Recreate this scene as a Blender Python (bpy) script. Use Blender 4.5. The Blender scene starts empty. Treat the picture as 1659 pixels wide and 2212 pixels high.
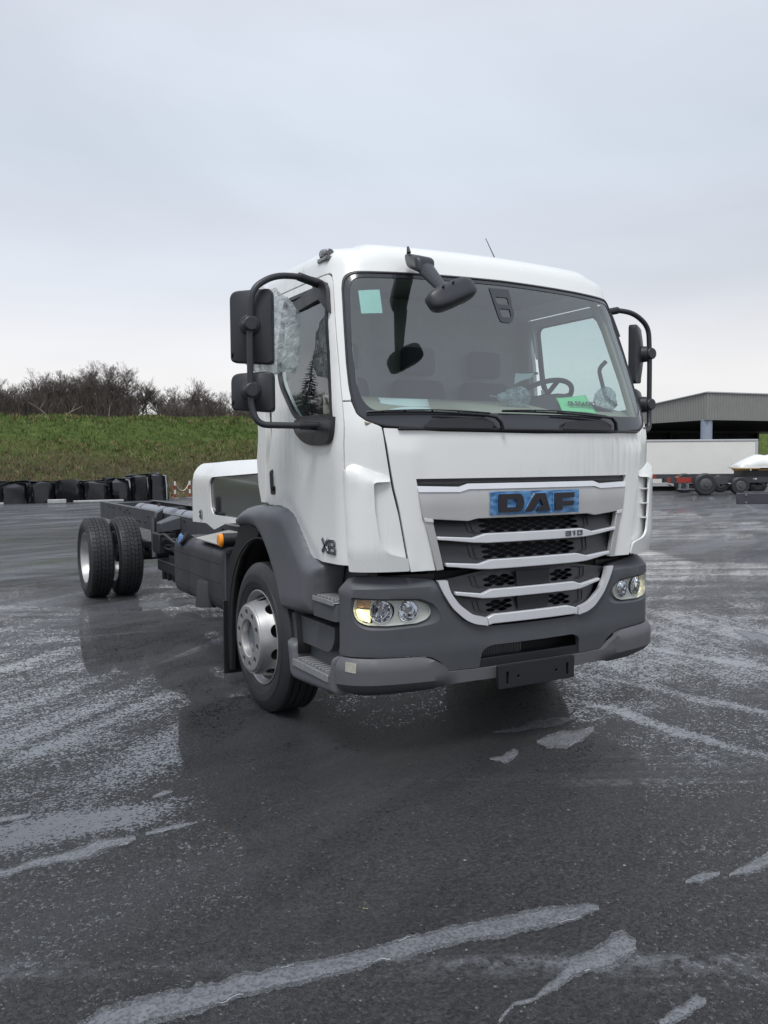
import bpy, bmesh, math, random
from math import sin, cos, pi, radians, sqrt
from mathutils import Vector, Matrix
from mathutils.geometry import delaunay_2d_cdt

S = bpy.context.scene
COL = S.collection
R = random.Random(7)

# ------------------------------------------------------------------ camera
YAW, PITCH, ROLL = radians(29.14113718), radians(-3.35046607), radians(-0.42443922)
CAM = Vector((-3.10384863, -3.8246613, 1.6))
Fv = Vector((sin(YAW)*cos(PITCH), cos(YAW)*cos(PITCH), sin(PITCH)))
R0 = Vector((cos(YAW), -sin(YAW), 0)); U0 = R0.cross(Fv)
Rv = cos(ROLL)*R0 + sin(ROLL)*U0; Uv = -sin(ROLL)*R0 + cos(ROLL)*U0
cd = bpy.data.cameras.new('camera'); cam = bpy.data.objects.new('camera', cd); COL.objects.link(cam)
M3 = Matrix((Rv, Uv, -Fv)).transposed()
cam.matrix_world = Matrix.Translation(CAM) @ M3.to_4x4()
cd.sensor_fit = 'HORIZONTAL'; cd.sensor_width = 36; cd.lens = 36*1862.46/1659
cd.clip_start = .05; cd.clip_end = 3000
S.camera = cam

# ------------------------------------------------------------------ world, sun, exposure
w = bpy.data.worlds.new('World'); S.world = w; w.use_nodes = True
nt = w.node_tree; N = nt.nodes; L = nt.links
for n in list(N): N.remove(n)
def nd(t, **k):
    n = N.new(t)
    for a, b in k.items(): setattr(n, a, b)
    return n
SUN_EL, SUN_AZ = 62, 222      # degrees; azimuth clockwise from +Y
out = nd('ShaderNodeOutputWorld'); bg = nd('ShaderNodeBackground'); L.new(bg.outputs[0], out.inputs[0])
sky = nd('ShaderNodeTexSky'); sky.sky_type = 'NISHITA'; sky.sun_disc = False
sky.sun_elevation = radians(SUN_EL); sky.sun_rotation = radians(SUN_AZ)
tc = nd('ShaderNodeTexCoord'); sep = nd('ShaderNodeSeparateXYZ'); L.new(tc.outputs['Generated'], sep.inputs[0])
ramp = nd('ShaderNodeValToRGB'); L.new(sep.outputs['Z'], ramp.inputs[0])
cr = ramp.color_ramp
cr.elements[0].position = 0; cr.elements[0].color = (.86, .85, .85, 1)
cr.elements[1].position = .10; cr.elements[1].color = (.87, .86, .868, 1)
for p, c in ((.19, (.715, .75, .815, 1)), (.32, (.64, .70, .795, 1)), (.48, (.70, .75, .835, 1)), (.8, (.70, .76, .85, 1)), (1, (.70, .76, .85, 1))):
    e = cr.elements.new(p); e.color = c
mp = nd('ShaderNodeMapping'); mp.inputs['Scale'].default_value = (1.0, 1.0, 3.2); L.new(tc.outputs['Generated'], mp.inputs[0])
nz = nd('ShaderNodeTexNoise'); nz.inputs['Scale'].default_value = 1.25; nz.inputs['Detail'].default_value = 5; nz.inputs['Roughness'].default_value = .5
nz.inputs['Distortion'].default_value = .4; L.new(mp.outputs[0], nz.inputs['Vector'])
mr = nd('ShaderNodeMapRange'); L.new(nz.outputs['Fac'], mr.inputs[0])
for i, v in enumerate((.34, .68, .90, 1.10)): mr.inputs[1+i].default_value = v
mul = nd('ShaderNodeVectorMath', operation='SCALE'); L.new(ramp.outputs[0], mul.inputs[0]); L.new(mr.outputs[0], mul.inputs['Scale'])
nis = nd('ShaderNodeVectorMath', operation='SCALE'); nis.inputs['Scale'].default_value = .07; L.new(sky.outputs[0], nis.inputs[0])
mx = nd('ShaderNodeMix', data_type='RGBA'); mx.inputs[0].default_value = .93
L.new(nis.outputs[0], mx.inputs[6]); L.new(mul.outputs[0], mx.inputs[7])
L.new(mx.outputs[2], bg.inputs[0]); bg.inputs[1].default_value = 1.0

sl = bpy.data.lights.new('sun', 'SUN'); sun = bpy.data.objects.new('sun', sl); COL.objects.link(sun)
sl.energy = 2.0; sl.angle = radians(20); sl.color = (1, .985, .96)
az, el = radians(SUN_AZ), radians(SUN_EL)
sun.rotation_euler = Vector((sin(az)*cos(el), cos(az)*cos(el), sin(el))).to_track_quat('Z', 'Y').to_euler()

vs = S.view_settings; vs.view_transform = 'Standard'; vs.look = 'None'; vs.exposure = 0.06; vs.gamma = 1; vs.use_curve_mapping = False
S.render.engine = 'CYCLES'

# ------------------------------------------------------------------ materials
MATS = {}
def mat(name, col=(.5, .5, .5), rough=.5, metal=0, coat=0, bump=0, bscale=40, var=0, vscale=3, emit=None, estr=1, spec=.5, sheen=0, vstretch=(1, 1, 1), bdetail=4):
    if name in MATS: return MATS[name]
    m = bpy.data.materials.new(name); m.use_nodes = True; MATS[name] = m
    t = m.node_tree; b = t.nodes['Principled BSDF']
    b.inputs['Base Color'].default_value = (*col, 1); b.inputs['Roughness'].default_value = rough
    b.inputs['Metallic'].default_value = metal; b.inputs['Coat Weight'].default_value = coat; b.inputs['Coat Roughness'].default_value = .05
    b.inputs['Specular IOR Level'].default_value = spec
    tcn = t.nodes.new('ShaderNodeTexCoord')
    if var:
        mpn = t.nodes.new('ShaderNodeMapping'); mpn.inputs['Scale'].default_value = vstretch; t.links.new(tcn.outputs['Object'], mpn.inputs[0])
        n = t.nodes.new('ShaderNodeTexNoise'); n.inputs['Scale'].default_value = vscale; n.inputs['Detail'].default_value = 6; n.inputs['Roughness'].default_value = .65
        t.links.new(mpn.outputs[0], n.inputs['Vector'])
        r = t.nodes.new('ShaderNodeMapRange'); t.links.new(n.outputs['Fac'], r.inputs[0])
        r.inputs[1].default_value = .3; r.inputs[2].default_value = .7; r.inputs[3].default_value = 1-var; r.inputs[4].default_value = 1+var
        s = t.nodes.new('ShaderNodeVectorMath'); s.operation = 'SCALE'; s.inputs[0].default_value = col; t.links.new(r.outputs[0], s.inputs['Scale'])
        t.links.new(s.outputs[0], b.inputs['Base Color'])
        r2 = t.nodes.new('ShaderNodeMapRange'); t.links.new(n.outputs['Fac'], r2.inputs[0])
        r2.inputs[1].default_value = .3; r2.inputs[2].default_value = .7; r2.inputs[3].default_value = min(1, rough*(1+var)); r2.inputs[4].default_value = rough*(1-var)
        t.links.new(r2.outputs[0], b.inputs['Roughness'])
    if bump:
        n = t.nodes.new('ShaderNodeTexNoise'); n.inputs['Scale'].default_value = bscale; n.inputs['Detail'].default_value = bdetail
        t.links.new(tcn.outputs['Object'], n.inputs['Vector'])
        bn = t.nodes.new('ShaderNodeBump'); bn.inputs['Strength'].default_value = bump; bn.inputs['Distance'].default_value = .01
        t.links.new(n.outputs['Fac'], bn.inputs['Height']); t.links.new(bn.outputs[0], b.inputs['Normal'])
    if emit:
        b.inputs['Emission Color'].default_value = (*emit, 1); b.inputs['Emission Strength'].default_value = estr
    return m

def paint_mat():
    m = mat('white_paint', (.84, .85, .835), .28, coat=.6)
    t = m.node_tree; b = t.nodes['Principled BSDF']; tcn = t.nodes['Texture Coordinate']
    # rain dirt: thin vertical runs plus a soft film
    mpn = t.nodes.new('ShaderNodeMapping'); mpn.inputs['Scale'].default_value = (34, 34, 1.7); t.links.new(tcn.outputs['Object'], mpn.inputs[0])
    n = t.nodes.new('ShaderNodeTexNoise'); n.inputs['Scale'].default_value = 1; n.inputs['Detail'].default_value = 5; t.links.new(mpn.outputs[0], n.inputs['Vector'])
    n2 = t.nodes.new('ShaderNodeTexNoise'); n2.inputs['Scale'].default_value = 1.6; n2.inputs['Detail'].default_value = 5; t.links.new(tcn.outputs['Object'], n2.inputs['Vector'])
    r = t.nodes.new('ShaderNodeMapRange'); t.links.new(n.outputs['Fac'], r.inputs[0]); r.inputs[1].default_value = .46; r.inputs[2].default_value = .72
    r2 = t.nodes.new('ShaderNodeMapRange'); t.links.new(n2.outputs['Fac'], r2.inputs[0]); r2.inputs[1].default_value = .48; r2.inputs[2].default_value = .72
    k = t.nodes.new('ShaderNodeMath'); k.operation = 'MULTIPLY'; t.links.new(r.outputs[0], k.inputs[0]); t.links.new(r2.outputs[0], k.inputs[1])
    k2 = t.nodes.new('ShaderNodeMath'); k2.operation = 'MULTIPLY_ADD'; t.links.new(k.outputs[0], k2.inputs[0]); k2.inputs[1].default_value = .46
    k3 = t.nodes.new('ShaderNodeMath'); k3.operation = 'MULTIPLY'; t.links.new(r2.outputs[0], k3.inputs[0]); k3.inputs[1].default_value = .04
    t.links.new(k3.outputs[0], k2.inputs[2])
    mixn = t.nodes.new('ShaderNodeMix'); mixn.data_type = 'RGBA'; t.links.new(k2.outputs[0], mixn.inputs[0])
    mixn.inputs[6].default_value = (.84, .85, .835, 1); mixn.inputs[7].default_value = (.33, .33, .27, 1)
    t.links.new(mixn.outputs[2], b.inputs['Base Color'])
    ro = t.nodes.new('ShaderNodeMath'); ro.operation = 'MULTIPLY_ADD'; t.links.new(k2.outputs[0], ro.inputs[0]); ro.inputs[1].default_value = .8; ro.inputs[2].default_value = .26
    t.links.new(ro.outputs[0], b.inputs['Roughness'])
    return m
PAINT = paint_mat()
PLAST = mat('grey_plastic', (.078, .084, .094), .52, bump=.09, bscale=500, var=.07, vscale=6)
PLAST2 = mat('pale_grey_plastic', (.105, .108, .118), .5, bump=.09, bscale=500, var=.07, vscale=6)
FENDER = mat('fender_plastic', (.115, .12, .133), .45, bump=.06, bscale=400, var=.06, vscale=5)
BLACK = mat('black_plastic', (.016, .017, .020), .42, bump=.06, bscale=400, var=.1, vscale=8)
GRILLE = mat('grille_plastic', (.032, .034, .039), .4, var=.1, vscale=9)
MIRB = mat('mirror_plastic', (.03, .033, .04), .42, bump=.05, bscale=500, var=.06, vscale=9)
PIT = mat('dark_inner_plastic', (.008, .008, .009), .7)
SILV = mat('silver_trim', (.78, .79, .82), .36, metal=.4, var=.04, vscale=8)
SILV2 = mat('satin_silver_panel', (.50, .50, .50), .4, metal=.4, var=.05, vscale=5)
CHROME = mat('chrome', (.7, .7, .72), .12, metal=1)
BADGE = mat('dark_chrome', (.22, .23, .26), .25, metal=.9)
REFL = mat('reflector_chrome', (.85, .86, .88), .07, metal=1, bump=.35, bscale=22, bdetail=1)
TANKB = mat('tank_plastic', (.034, .036, .042), .45, bump=.05, bscale=300, var=.1)
ALU = mat('wheel_silver', (.50, .50, .50), .40, metal=.75, var=.1, vscale=7, bump=.03, bscale=80)
STEEL = mat('dark_painted_steel', (.052, .056, .066), .42, var=.14, vscale=5, bump=.06, bscale=60)
DSTEEL = mat('greasy_black_steel', (.018, .018, .02), .45, var=.25, vscale=9, bump=.2, bscale=50)
TANKG = mat('grey_air_tank', (.20, .215, .25), .36, var=.08, vscale=5)
TYRE = mat('tyre_rubber', (.020, .021, .023), .62, var=.3, vscale=5, bump=.15, bscale=120)
SIDEW = mat('tyre_sidewall', (.026, .027, .030), .52, var=.2, vscale=4, bump=.05, bscale=60)
BEIGE = mat('beige_dashboard', (.36, .33, .26), .6, var=.05, vscale=5)
INTG = mat('cab_interior_grey', (.34, .34, .33), .8, var=.1, vscale=4)
SEATM = mat('dark_seat_fabric', (.03, .033, .038), .85)
PAPER = mat('white_paper', (.72, .80, .82), .7)
GREENP = mat('green_paper', (.22, .75, .36), .7, var=.06, vscale=9)
MINT = mat('mint_paper_label', (.45, .72, .66), .6, var=.04, vscale=15)
INK = mat('black_ink', (.01, .02, .015), .6)
AMBER = mat('amber_lens', (.95, .30, .01), .25, coat=.6)
BLUEF = mat('blue_film', (.075, .22, .44), .28, var=.25, vscale=14, bump=.9, bscale=26, coat=.4)
LETT = mat('black_badge', (.012, .011, .018), .28, coat=.4)
RED = mat('red_tape', (.33, .04, .03), .4, var=.1)
WOOD = mat('pallet_wood', (.52, .34, .15), .75, var=.2, vscale=12, vstretch=(1, 8, 8))
HLBODY = mat('headlamp_bezel', (.62, .63, .60), .3, metal=.3)
DRL = mat('lit_sidelight', (.8, .76, .45), .25, emit=(1, .90, .42), estr=.75, bump=.5, bscale=120)
DRLHOT = mat('lit_bulb', (1, 1, .9), .3, emit=(1, .96, .74), estr=4.5)
COOL = mat('condenser_fin', (.16, .17, .18), .4, metal=.5)
GREEN1 = mat('valve_green', (.02, .12, .06), .5)
STICK = mat('dusty_sticker', (.42, .42, .36), .6, var=.2, vscale=60)
BLUECAP = mat('blue_bag_film', (.11, .21, .42), .35, bump=.6, bscale=60)

def glass_mat(name, tint, f=1.0, rough=0, ior=1.5):
    m = bpy.data.materials.new(name); m.use_nodes = True; t = m.node_tree; t.nodes.clear()
    o = t.nodes.new('ShaderNodeOutputMaterial'); mixs = t.nodes.new('ShaderNodeMixShader'); tr = t.nodes.new('ShaderNodeBsdfTransparent')
    gl = t.nodes.new('ShaderNodeBsdfGlossy'); gl.inputs['Roughness'].default_value = rough
    # Schlick reflectance from |N.I|, the same from both sides of the thin pane
    ge = t.nodes.new('ShaderNodeNewGeometry'); dt = t.nodes.new('ShaderNodeVectorMath'); dt.operation = 'DOT_PRODUCT'
    t.links.new(ge.outputs['Incoming'], dt.inputs[0]); t.links.new(ge.outputs['Normal'], dt.inputs[1])
    def mth(op, x, y=None):
        n = t.nodes.new('ShaderNodeMath'); n.operation = op
        for i, v in enumerate((x, y)):
            if v is None: continue
            if isinstance(v, (int, float)): n.inputs[i].default_value = v
            else: t.links.new(v, n.inputs[i])
        return n.outputs[0]
    k = mth('POWER', mth('SUBTRACT', 1.0, mth('ABSOLUTE', dt.outputs['Value'])), 4.2)
    mm = t.nodes.new('ShaderNodeMath'); mm.operation = 'MULTIPLY_ADD'; mm.inputs[1].default_value = 1-f; mm.inputs[2].default_value = f; mm.use_clamp = True; t.links.new(k, mm.inputs[0])
    tr.inputs[0].default_value = (*tint, 1)
    t.links.new(mm.outputs[0], mixs.inputs[0]); t.links.new(tr.outputs[0], mixs.inputs[1]); t.links.new(gl.outputs[0], mixs.inputs[2])
    t.links.new(mixs.outputs[0], o.inputs[0]); MATS[name] = m; return m
WSG = glass_mat('windscreen_glass', (.78, .91, .89), .22)
SIDEG = glass_mat('side_window_glass', (.82, .94, .93), .20)
LENSG = glass_mat('clear_lens', (.95, .96, .96), .05)
TINTG = glass_mat('dark_tinted_panel', (.10, .11, .11), .1, .08)
def film_mat(name, alpha, col=(.8, .84, .85), sc=10):
    m = bpy.data.materials.new(name); m.use_nodes = True; t = m.node_tree; t.nodes.clear()
    o = t.nodes.new('ShaderNodeOutputMaterial'); a = t.nodes.new('ShaderNodeMixShader'); tr = t.nodes.new('ShaderNodeBsdfTransparent'); tr.inputs[0].default_value = (.93, .95, .95, 1)
    p = t.nodes.new('ShaderNodeBsdfPrincipled'); p.inputs['Base Color'].default_value = (*col, 1); p.inputs['Roughness'].default_value = .18
    tcn = t.nodes.new('ShaderNodeTexCoord'); n = t.nodes.new('ShaderNodeTexNoise'); n.inputs['Scale'].default_value = sc; n.inputs['Detail'].default_value = 5; n.inputs['Distortion'].default_value = 2.2
    t.links.new(tcn.outputs['Object'], n.inputs['Vector'])
    r = t.nodes.new('ShaderNodeMapRange'); t.links.new(n.outputs['Fac'], r.inputs[0]); r.inputs[1].default_value = .38; r.inputs[2].default_value = .68; r.inputs[3].default_value = alpha*.35; r.inputs[4].default_value = alpha*1.5
    bn = t.nodes.new('ShaderNodeBump'); bn.inputs['Strength'].default_value = .8; bn.inputs['Distance'].default_value = .03; t.links.new(n.outputs['Fac'], bn.inputs['Height']); t.links.new(bn.outputs[0], p.inputs['Normal'])
    t.links.new(r.outputs[0], a.inputs[0]); t.links.new(tr.outputs[0], a.inputs[1]); t.links.new(p.outputs[0], a.inputs[2]); t.links.new(a.outputs[0], o.inputs[0])
    MATS[name] = m; return m
FILM = film_mat('clear_plastic_film', .62)

# ------------------------------------------------------------------ mesh helpers
def tag(o, label=None, cat=None, group=None, kind=None):
    if label: o['label'] = label
    if cat: o['category'] = cat
    if group: o['group'] = group
    if kind: o['kind'] = kind
    return o
def empty(name, loc=(0, 0, 0), rz=0, label=None, cat=None, group=None):
    o = bpy.data.objects.new(name, None); COL.objects.link(o); o.location = loc; o.rotation_euler = (0, 0, rz); o.empty_display_size = .2
    return tag(o, label, cat, group)
def finish(name, me, m, parent=None, bevel=0, seg=2, ang=35, smooth=True, solid=0):
    if m is not None:
        for mm in (m if isinstance(m, (list, tuple)) else [m]): me.materials.append(mm)
    if smooth:
        me.polygons.foreach_set('use_smooth', [True]*len(me.polygons))
        me.set_sharp_from_angle(angle=radians(ang))
    o = bpy.data.objects.new(name, me); COL.objects.link(o)
    if parent: o.parent = parent
    if solid:
        so = o.modifiers.new('solid', 'SOLIDIFY'); so.thickness = solid; so.offset = -1
    if bevel:
        b = o.modifiers.new('bevel', 'BEVEL'); b.width = bevel; b.segments = seg; b.limit_method = 'ANGLE'; b.angle_limit = radians(40); b.harden_normals = False
    return o
class MB:
    def __init__(s): s.v = []; s.f = []; s.mi = []; s.cur = 0
    def add(s, vs, fs):
        n = len(s.v); s.v += [tuple(v) for v in vs]; s.f += [tuple(i+n for i in f) for f in fs]; s.mi += [s.cur]*len(fs); return s
    def box(s, a, b, rot=None, org=None):
        x0, y0, z0 = a; x1, y1, z1 = b
        vs = [Vector(p) for p in ((x0, y0, z0), (x1, y0, z0), (x1, y1, z0), (x0, y1, z0), (x0, y0, z1), (x1, y0, z1), (x1, y1, z1), (x0, y1, z1))]
        if rot is not None: vs = [rot @ (v - Vector(org)) + Vector(org) for v in vs]
        return s.add(vs, [(0, 3, 2, 1), (4, 5, 6, 7), (0, 1, 5, 4), (1, 2, 6, 5), (2, 3, 7, 6), (3, 0, 4, 7)])
    def hexa(s, vs): return s.add(vs, [(0, 3, 2, 1), (4, 5, 6, 7), (0, 1, 5, 4), (1, 2, 6, 5), (2, 3, 7, 6), (3, 0, 4, 7)])
    def tube(s, path, r, n=10, cap=True, flat=1.0):
        path = [Vector(p) for p in path]; rs = r if isinstance(r, (list, tuple)) else [r]*len(path)
        t0 = (path[1]-path[0]).normalized(); up = Vector((0, 0, 1)) if abs(t0.z) < .9 else Vector((1, 0, 0))
        a = t0.cross(up).normalized(); vs = []
        for i, p in enumerate(path):
            t = ((path[min(i+1, len(path)-1)]-path[max(i-1, 0)])).normalized()
            a = (a - t*a.dot(t)).normalized(); b = t.cross(a)
            for k in range(n):
                th = 2*pi*k/n; vs.append(p + (a*cos(th) + b*sin(th)*flat)*rs[i])
        fs = []
        for i in range(len(path)-1):
            for k in range(n):
                k2 = (k+1) % n; fs.append((i*n+k, i*n+k2, (i+1)*n+k2, (i+1)*n+k))
        if cap: fs += [tuple(range(n))[::-1], tuple((len(path)-1)*n+k for k in range(n))]
        return s.add(vs, fs)
    def cyl(s, p, q, r, n=20, r2=None): return s.tube([p, q], [r, r if r2 is None else r2], n)
    def lathe(s, prof, c, axis='x', n=48, closed=False, sgn=1):
        # prof: list of (radius, along)
        vs = []
        for k in range(n):
            th = 2*pi*k/n
            for r, a in prof:
                if axis == 'x': vs.append((c[0]+sgn*a, c[1]+r*cos(th), c[2]+r*sin(th)))
                elif axis == 'y': vs.append((c[0]+r*cos(th), c[1]+sgn*a, c[2]+r*sin(th)))
                else: vs.append((c[0]+r*cos(th), c[1]+r*sin(th), c[2]+sgn*a))
        m = len(prof); fs = []
        for k in range(n):
            k2 = (k+1) % n
            for i in range(m-1): fs.append((k*m+i, k2*m+i, k2*m+i+1, k*m+i+1))
            if closed: fs.append((k*m+m-1, k2*m+m-1, k2*m, k*m))
        return s.add(vs, fs)
    def grid(s, fn, nu, nv):
        vs = [fn(i/nu, j/nv) for j in range(nv+1) for i in range(nu+1)]
        fs = [(j*(nu+1)+i, j*(nu+1)+i+1, (j+1)*(nu+1)+i+1, (j+1)*(nu+1)+i) for j in range(nv) for i in range(nu)]
        return s.add(vs, fs)
    def build(s, name, m, parent=None, bevel=0, seg=2, ang=35, smooth=True, fix=True, solid=0, weld=False):
        me = bpy.data.meshes.new(name); me.from_pydata(s.v, [], s.f); me.update()
        if fix or weld:
            bm = bmesh.new(); bm.from_mesh(me)
            if weld: bmesh.ops.remove_doubles(bm, verts=bm.verts, dist=1e-5)
            if fix: bmesh.ops.recalc_face_normals(bm, faces=bm.faces)
            bm.to_mesh(me); bm.free()
        elif isinstance(m, (list, tuple)): pass
        if isinstance(m, (list, tuple)) and not weld: me.polygons.foreach_set('material_index', s.mi)
        return finish(name, me, m, parent, bevel, seg, ang, smooth, solid)

def round_poly(pts, r, n=5):
    out = []; m = len(pts)
    for i in range(m):
        p, a, b = Vector(pts[i][:2]), Vector(pts[i-1][:2]), Vector(pts[(i+1) % m][:2])
        rr = pts[i][2] if len(pts[i]) > 2 else r
        d1, d2 = (a-p), (b-p); l = min(rr, d1.length*.49, d2.length*.49)
        if rr <= 0 or l < 1e-5: out.append(tuple(p)); continue
        p1, p2 = p+d1.normalized()*l, p+d2.normalized()*l
        for k in range(n+1):
            t = k/n; q = p1*(1-t)**2 + p*2*t*(1-t) + p2*t*t; out.append(tuple(q))
    return out
def round_path(pts, r, n=6):
    pts = [Vector(p) for p in pts]; out = [pts[0]]
    for i in range(1, len(pts)-1):
        p = pts[i]; d1, d2 = pts[i-1]-p, pts[i+1]-p; l = min(r, d1.length*.49, d2.length*.49)
        p1, p2 = p+d1.normalized()*l, p+d2.normalized()*l
        for k in range(n+1):
            t = k/n; out.append(p1*(1-t)**2 + p*2*t*(1-t) + p2*t*t)
    out.append(pts[-1]); return out
def mirror(pts): return [(-p[0],)+tuple(p[1:]) for p in reversed(pts)]
def area(p): return .5*sum(p[i-1][0]*p[i][1]-p[i][0]*p[i-1][1] for i in range(len(p)))
def inside(p, poly):
    x, y = p; c = False; j = len(poly)-1
    for i in range(len(poly)):
        xi, yi = poly[i]; xj, yj = poly[j]
        if (yi > y) != (yj > y) and x < (xj-xi)*(y-yi)/(yj-yi)+xi: c = not c
        j = i
    return c
def resample(poly, d):
    out = []
    for i in range(len(poly)):
        a, b = Vector(poly[i]), Vector(poly[(i+1) % len(poly)]); n = max(1, math.ceil((b-a).length/d-1e-6))
        for k in range(n): out.append(tuple(a.lerp(b, k/n)))
    return out
def clean(poly):
    o = [p[:2] for p in poly]; r = []
    for p in o:
        if not r or (Vector(p)-Vector(r[-1])).length > 2e-4: r.append(tuple(p))
    if (Vector(r[0])-Vector(r[-1])).length < 2e-4: r.pop()
    return r
def panel(name, outer, mp, thick, m, parent=None, holes=(), off=0, grid=.07, bevel=.003, seg=2, outv=None, inner=False, back=True, mb=None, ang=35):
    """sheet with outline `outer` (and holes) in 2-D, mapped to 3-D by mp(a,b,offset), thickened inwards"""
    offf = off if callable(off) else (lambda a, b: off)
    loops = [clean(outer)]+[clean(h) for h in holes]
    if area(loops[0]) < 0: loops[0].reverse()
    loops = [resample(l, grid) for l in loops]
    pts = []; edges = []
    for l in loops:
        n = len(pts); pts += l; edges += [(n+i, n+(i+1) % len(l)) for i in range(len(l))]
    xs = [p[0] for p in loops[0]]; ys = [p[1] for p in loops[0]]
    nx = int((max(xs)-min(xs))/grid)+1; ny = int((max(ys)-min(ys))/grid)+1
    bd = list(pts)
    if nx*ny < 4000:
        for i in range(nx+1):
            for j in range(ny+1):
                p = (min(xs)+(i+.5*(j % 2))*grid, min(ys)+j*grid*.95+grid*.3)
                if inside(p, loops[0]) and not any(inside(p, h) for h in loops[1:]):
                    if min((p[0]-q[0])**2+(p[1]-q[1])**2 for q in bd) > (grid*.45)**2: pts.append(p)
    vo, eo, fo, *_ = delaunay_2d_cdt([Vector(p) for p in pts], edges, [], 0, 1e-6)
    tri = []
    for f in fo:
        c = (sum(vo[i][0] for i in f)/len(f), sum(vo[i][1] for i in f)/len(f))
        if inside(c, loops[0]) and not any(inside(c, h) for h in loops[1:]):
            f = list(f)
            if area([tuple(vo[i]) for i in f]) < 0: f.reverse()
            tri.append(tuple(f))
    used = sorted({i for f in tri for i in f}); ix = {a: k for k, a in enumerate(used)}
    P = [vo[i] for i in used]; tri = [tuple(ix[i] for i in f) for f in tri]
    front = [Vector(mp(p[0], p[1], offf(p[0], p[1]))) for p in P]
    n = len(P); vs = list(front); fs = list(tri)
    if outv is not None:
        s = Vector((0, 0, 0))
        for f in tri: s += (front[f[1]]-front[f[0]]).cross(front[f[2]]-front[f[0]])
        if s.dot(Vector(outv)) < 0: fs = [f[::-1] for f in fs]; tri = fs[:]
    if thick:
        vs += [Vector(mp(p[0], p[1], offf(p[0], p[1])-thick)) for p in P]
        cnt = {}
        for f in tri:
            for i in range(3):
                e = (f[i], f[(i+1) % 3]); cnt[e] = 1
        for (a, b) in list(cnt):
            if (b, a) not in cnt: fs.append((b, a, a+n, b+n))
        if back: fs += [tuple(i+n for i in f[::-1]) for f in tri]
    if mb is not None: mb.add(vs, fs); return mb
    me = bpy.data.meshes.new(name); me.from_pydata([tuple(v) for v in vs], [], fs); me.update()
    return finish(name, me, m, parent, bevel, seg, ang)
def ring(name, la, lb, pa, pb, m, parent=None, n=72, seg=1, bevel=0):
    """surface between two closed 2-D loops"""
    def rs(l):
        l = clean(l)
        if area(l) < 0: l.reverse()
        P = [Vector(p) for p in l]; c = sum(P, Vector((0, 0)))/len(P)
        # start at the point straight left of the centre
        k = min(range(len(P)), key=lambda i: abs(math.atan2((P[i]-c).y, (P[i]-c).x) % (2*pi)-pi)); P = P[k:]+P[:k]+[P[k]]
        d = [0]
        for i in range(1, len(P)): d.append(d[-1]+(P[i]-P[i-1]).length)
        o = []; j = 0
        for i in range(n):
            t = d[-1]*i/n
            while d[j+1] < t: j += 1
            o.append(P[j].lerp(P[j+1], (t-d[j])/max(1e-9, d[j+1]-d[j])))
        return o
    A, B = rs(la), rs(lb); mb = MB(); vs = []
    for s in range(seg+1):
        t = s/seg
        for i in range(n):
            a = Vector(pa(A[i].x, A[i].y)); b = Vector(pb(B[i].x, B[i].y)); vs.append(a.lerp(b, t))
    fs = [(s*n+i, s*n+(i+1) % n, (s+1)*n+(i+1) % n, (s+1)*n+i) for s in range(seg) for i in range(n)]
    mb.add(vs, fs); return mb.build(name, m, parent, bevel=bevel)
def interp(tab, z):
    if z <= tab[0][0]: return tab[0][1]
    for (a, b), (c, d) in zip(tab, tab[1:]):
        if z <= c: return b+(d-b)*(z-a)/(c-a)
    return tab[-1][1]
def smooth_tab(tab):
    def f(z): return .25*interp(tab, z-.03)+.5*interp(tab, z)+.25*interp(tab, z+.03)
    return f

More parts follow.
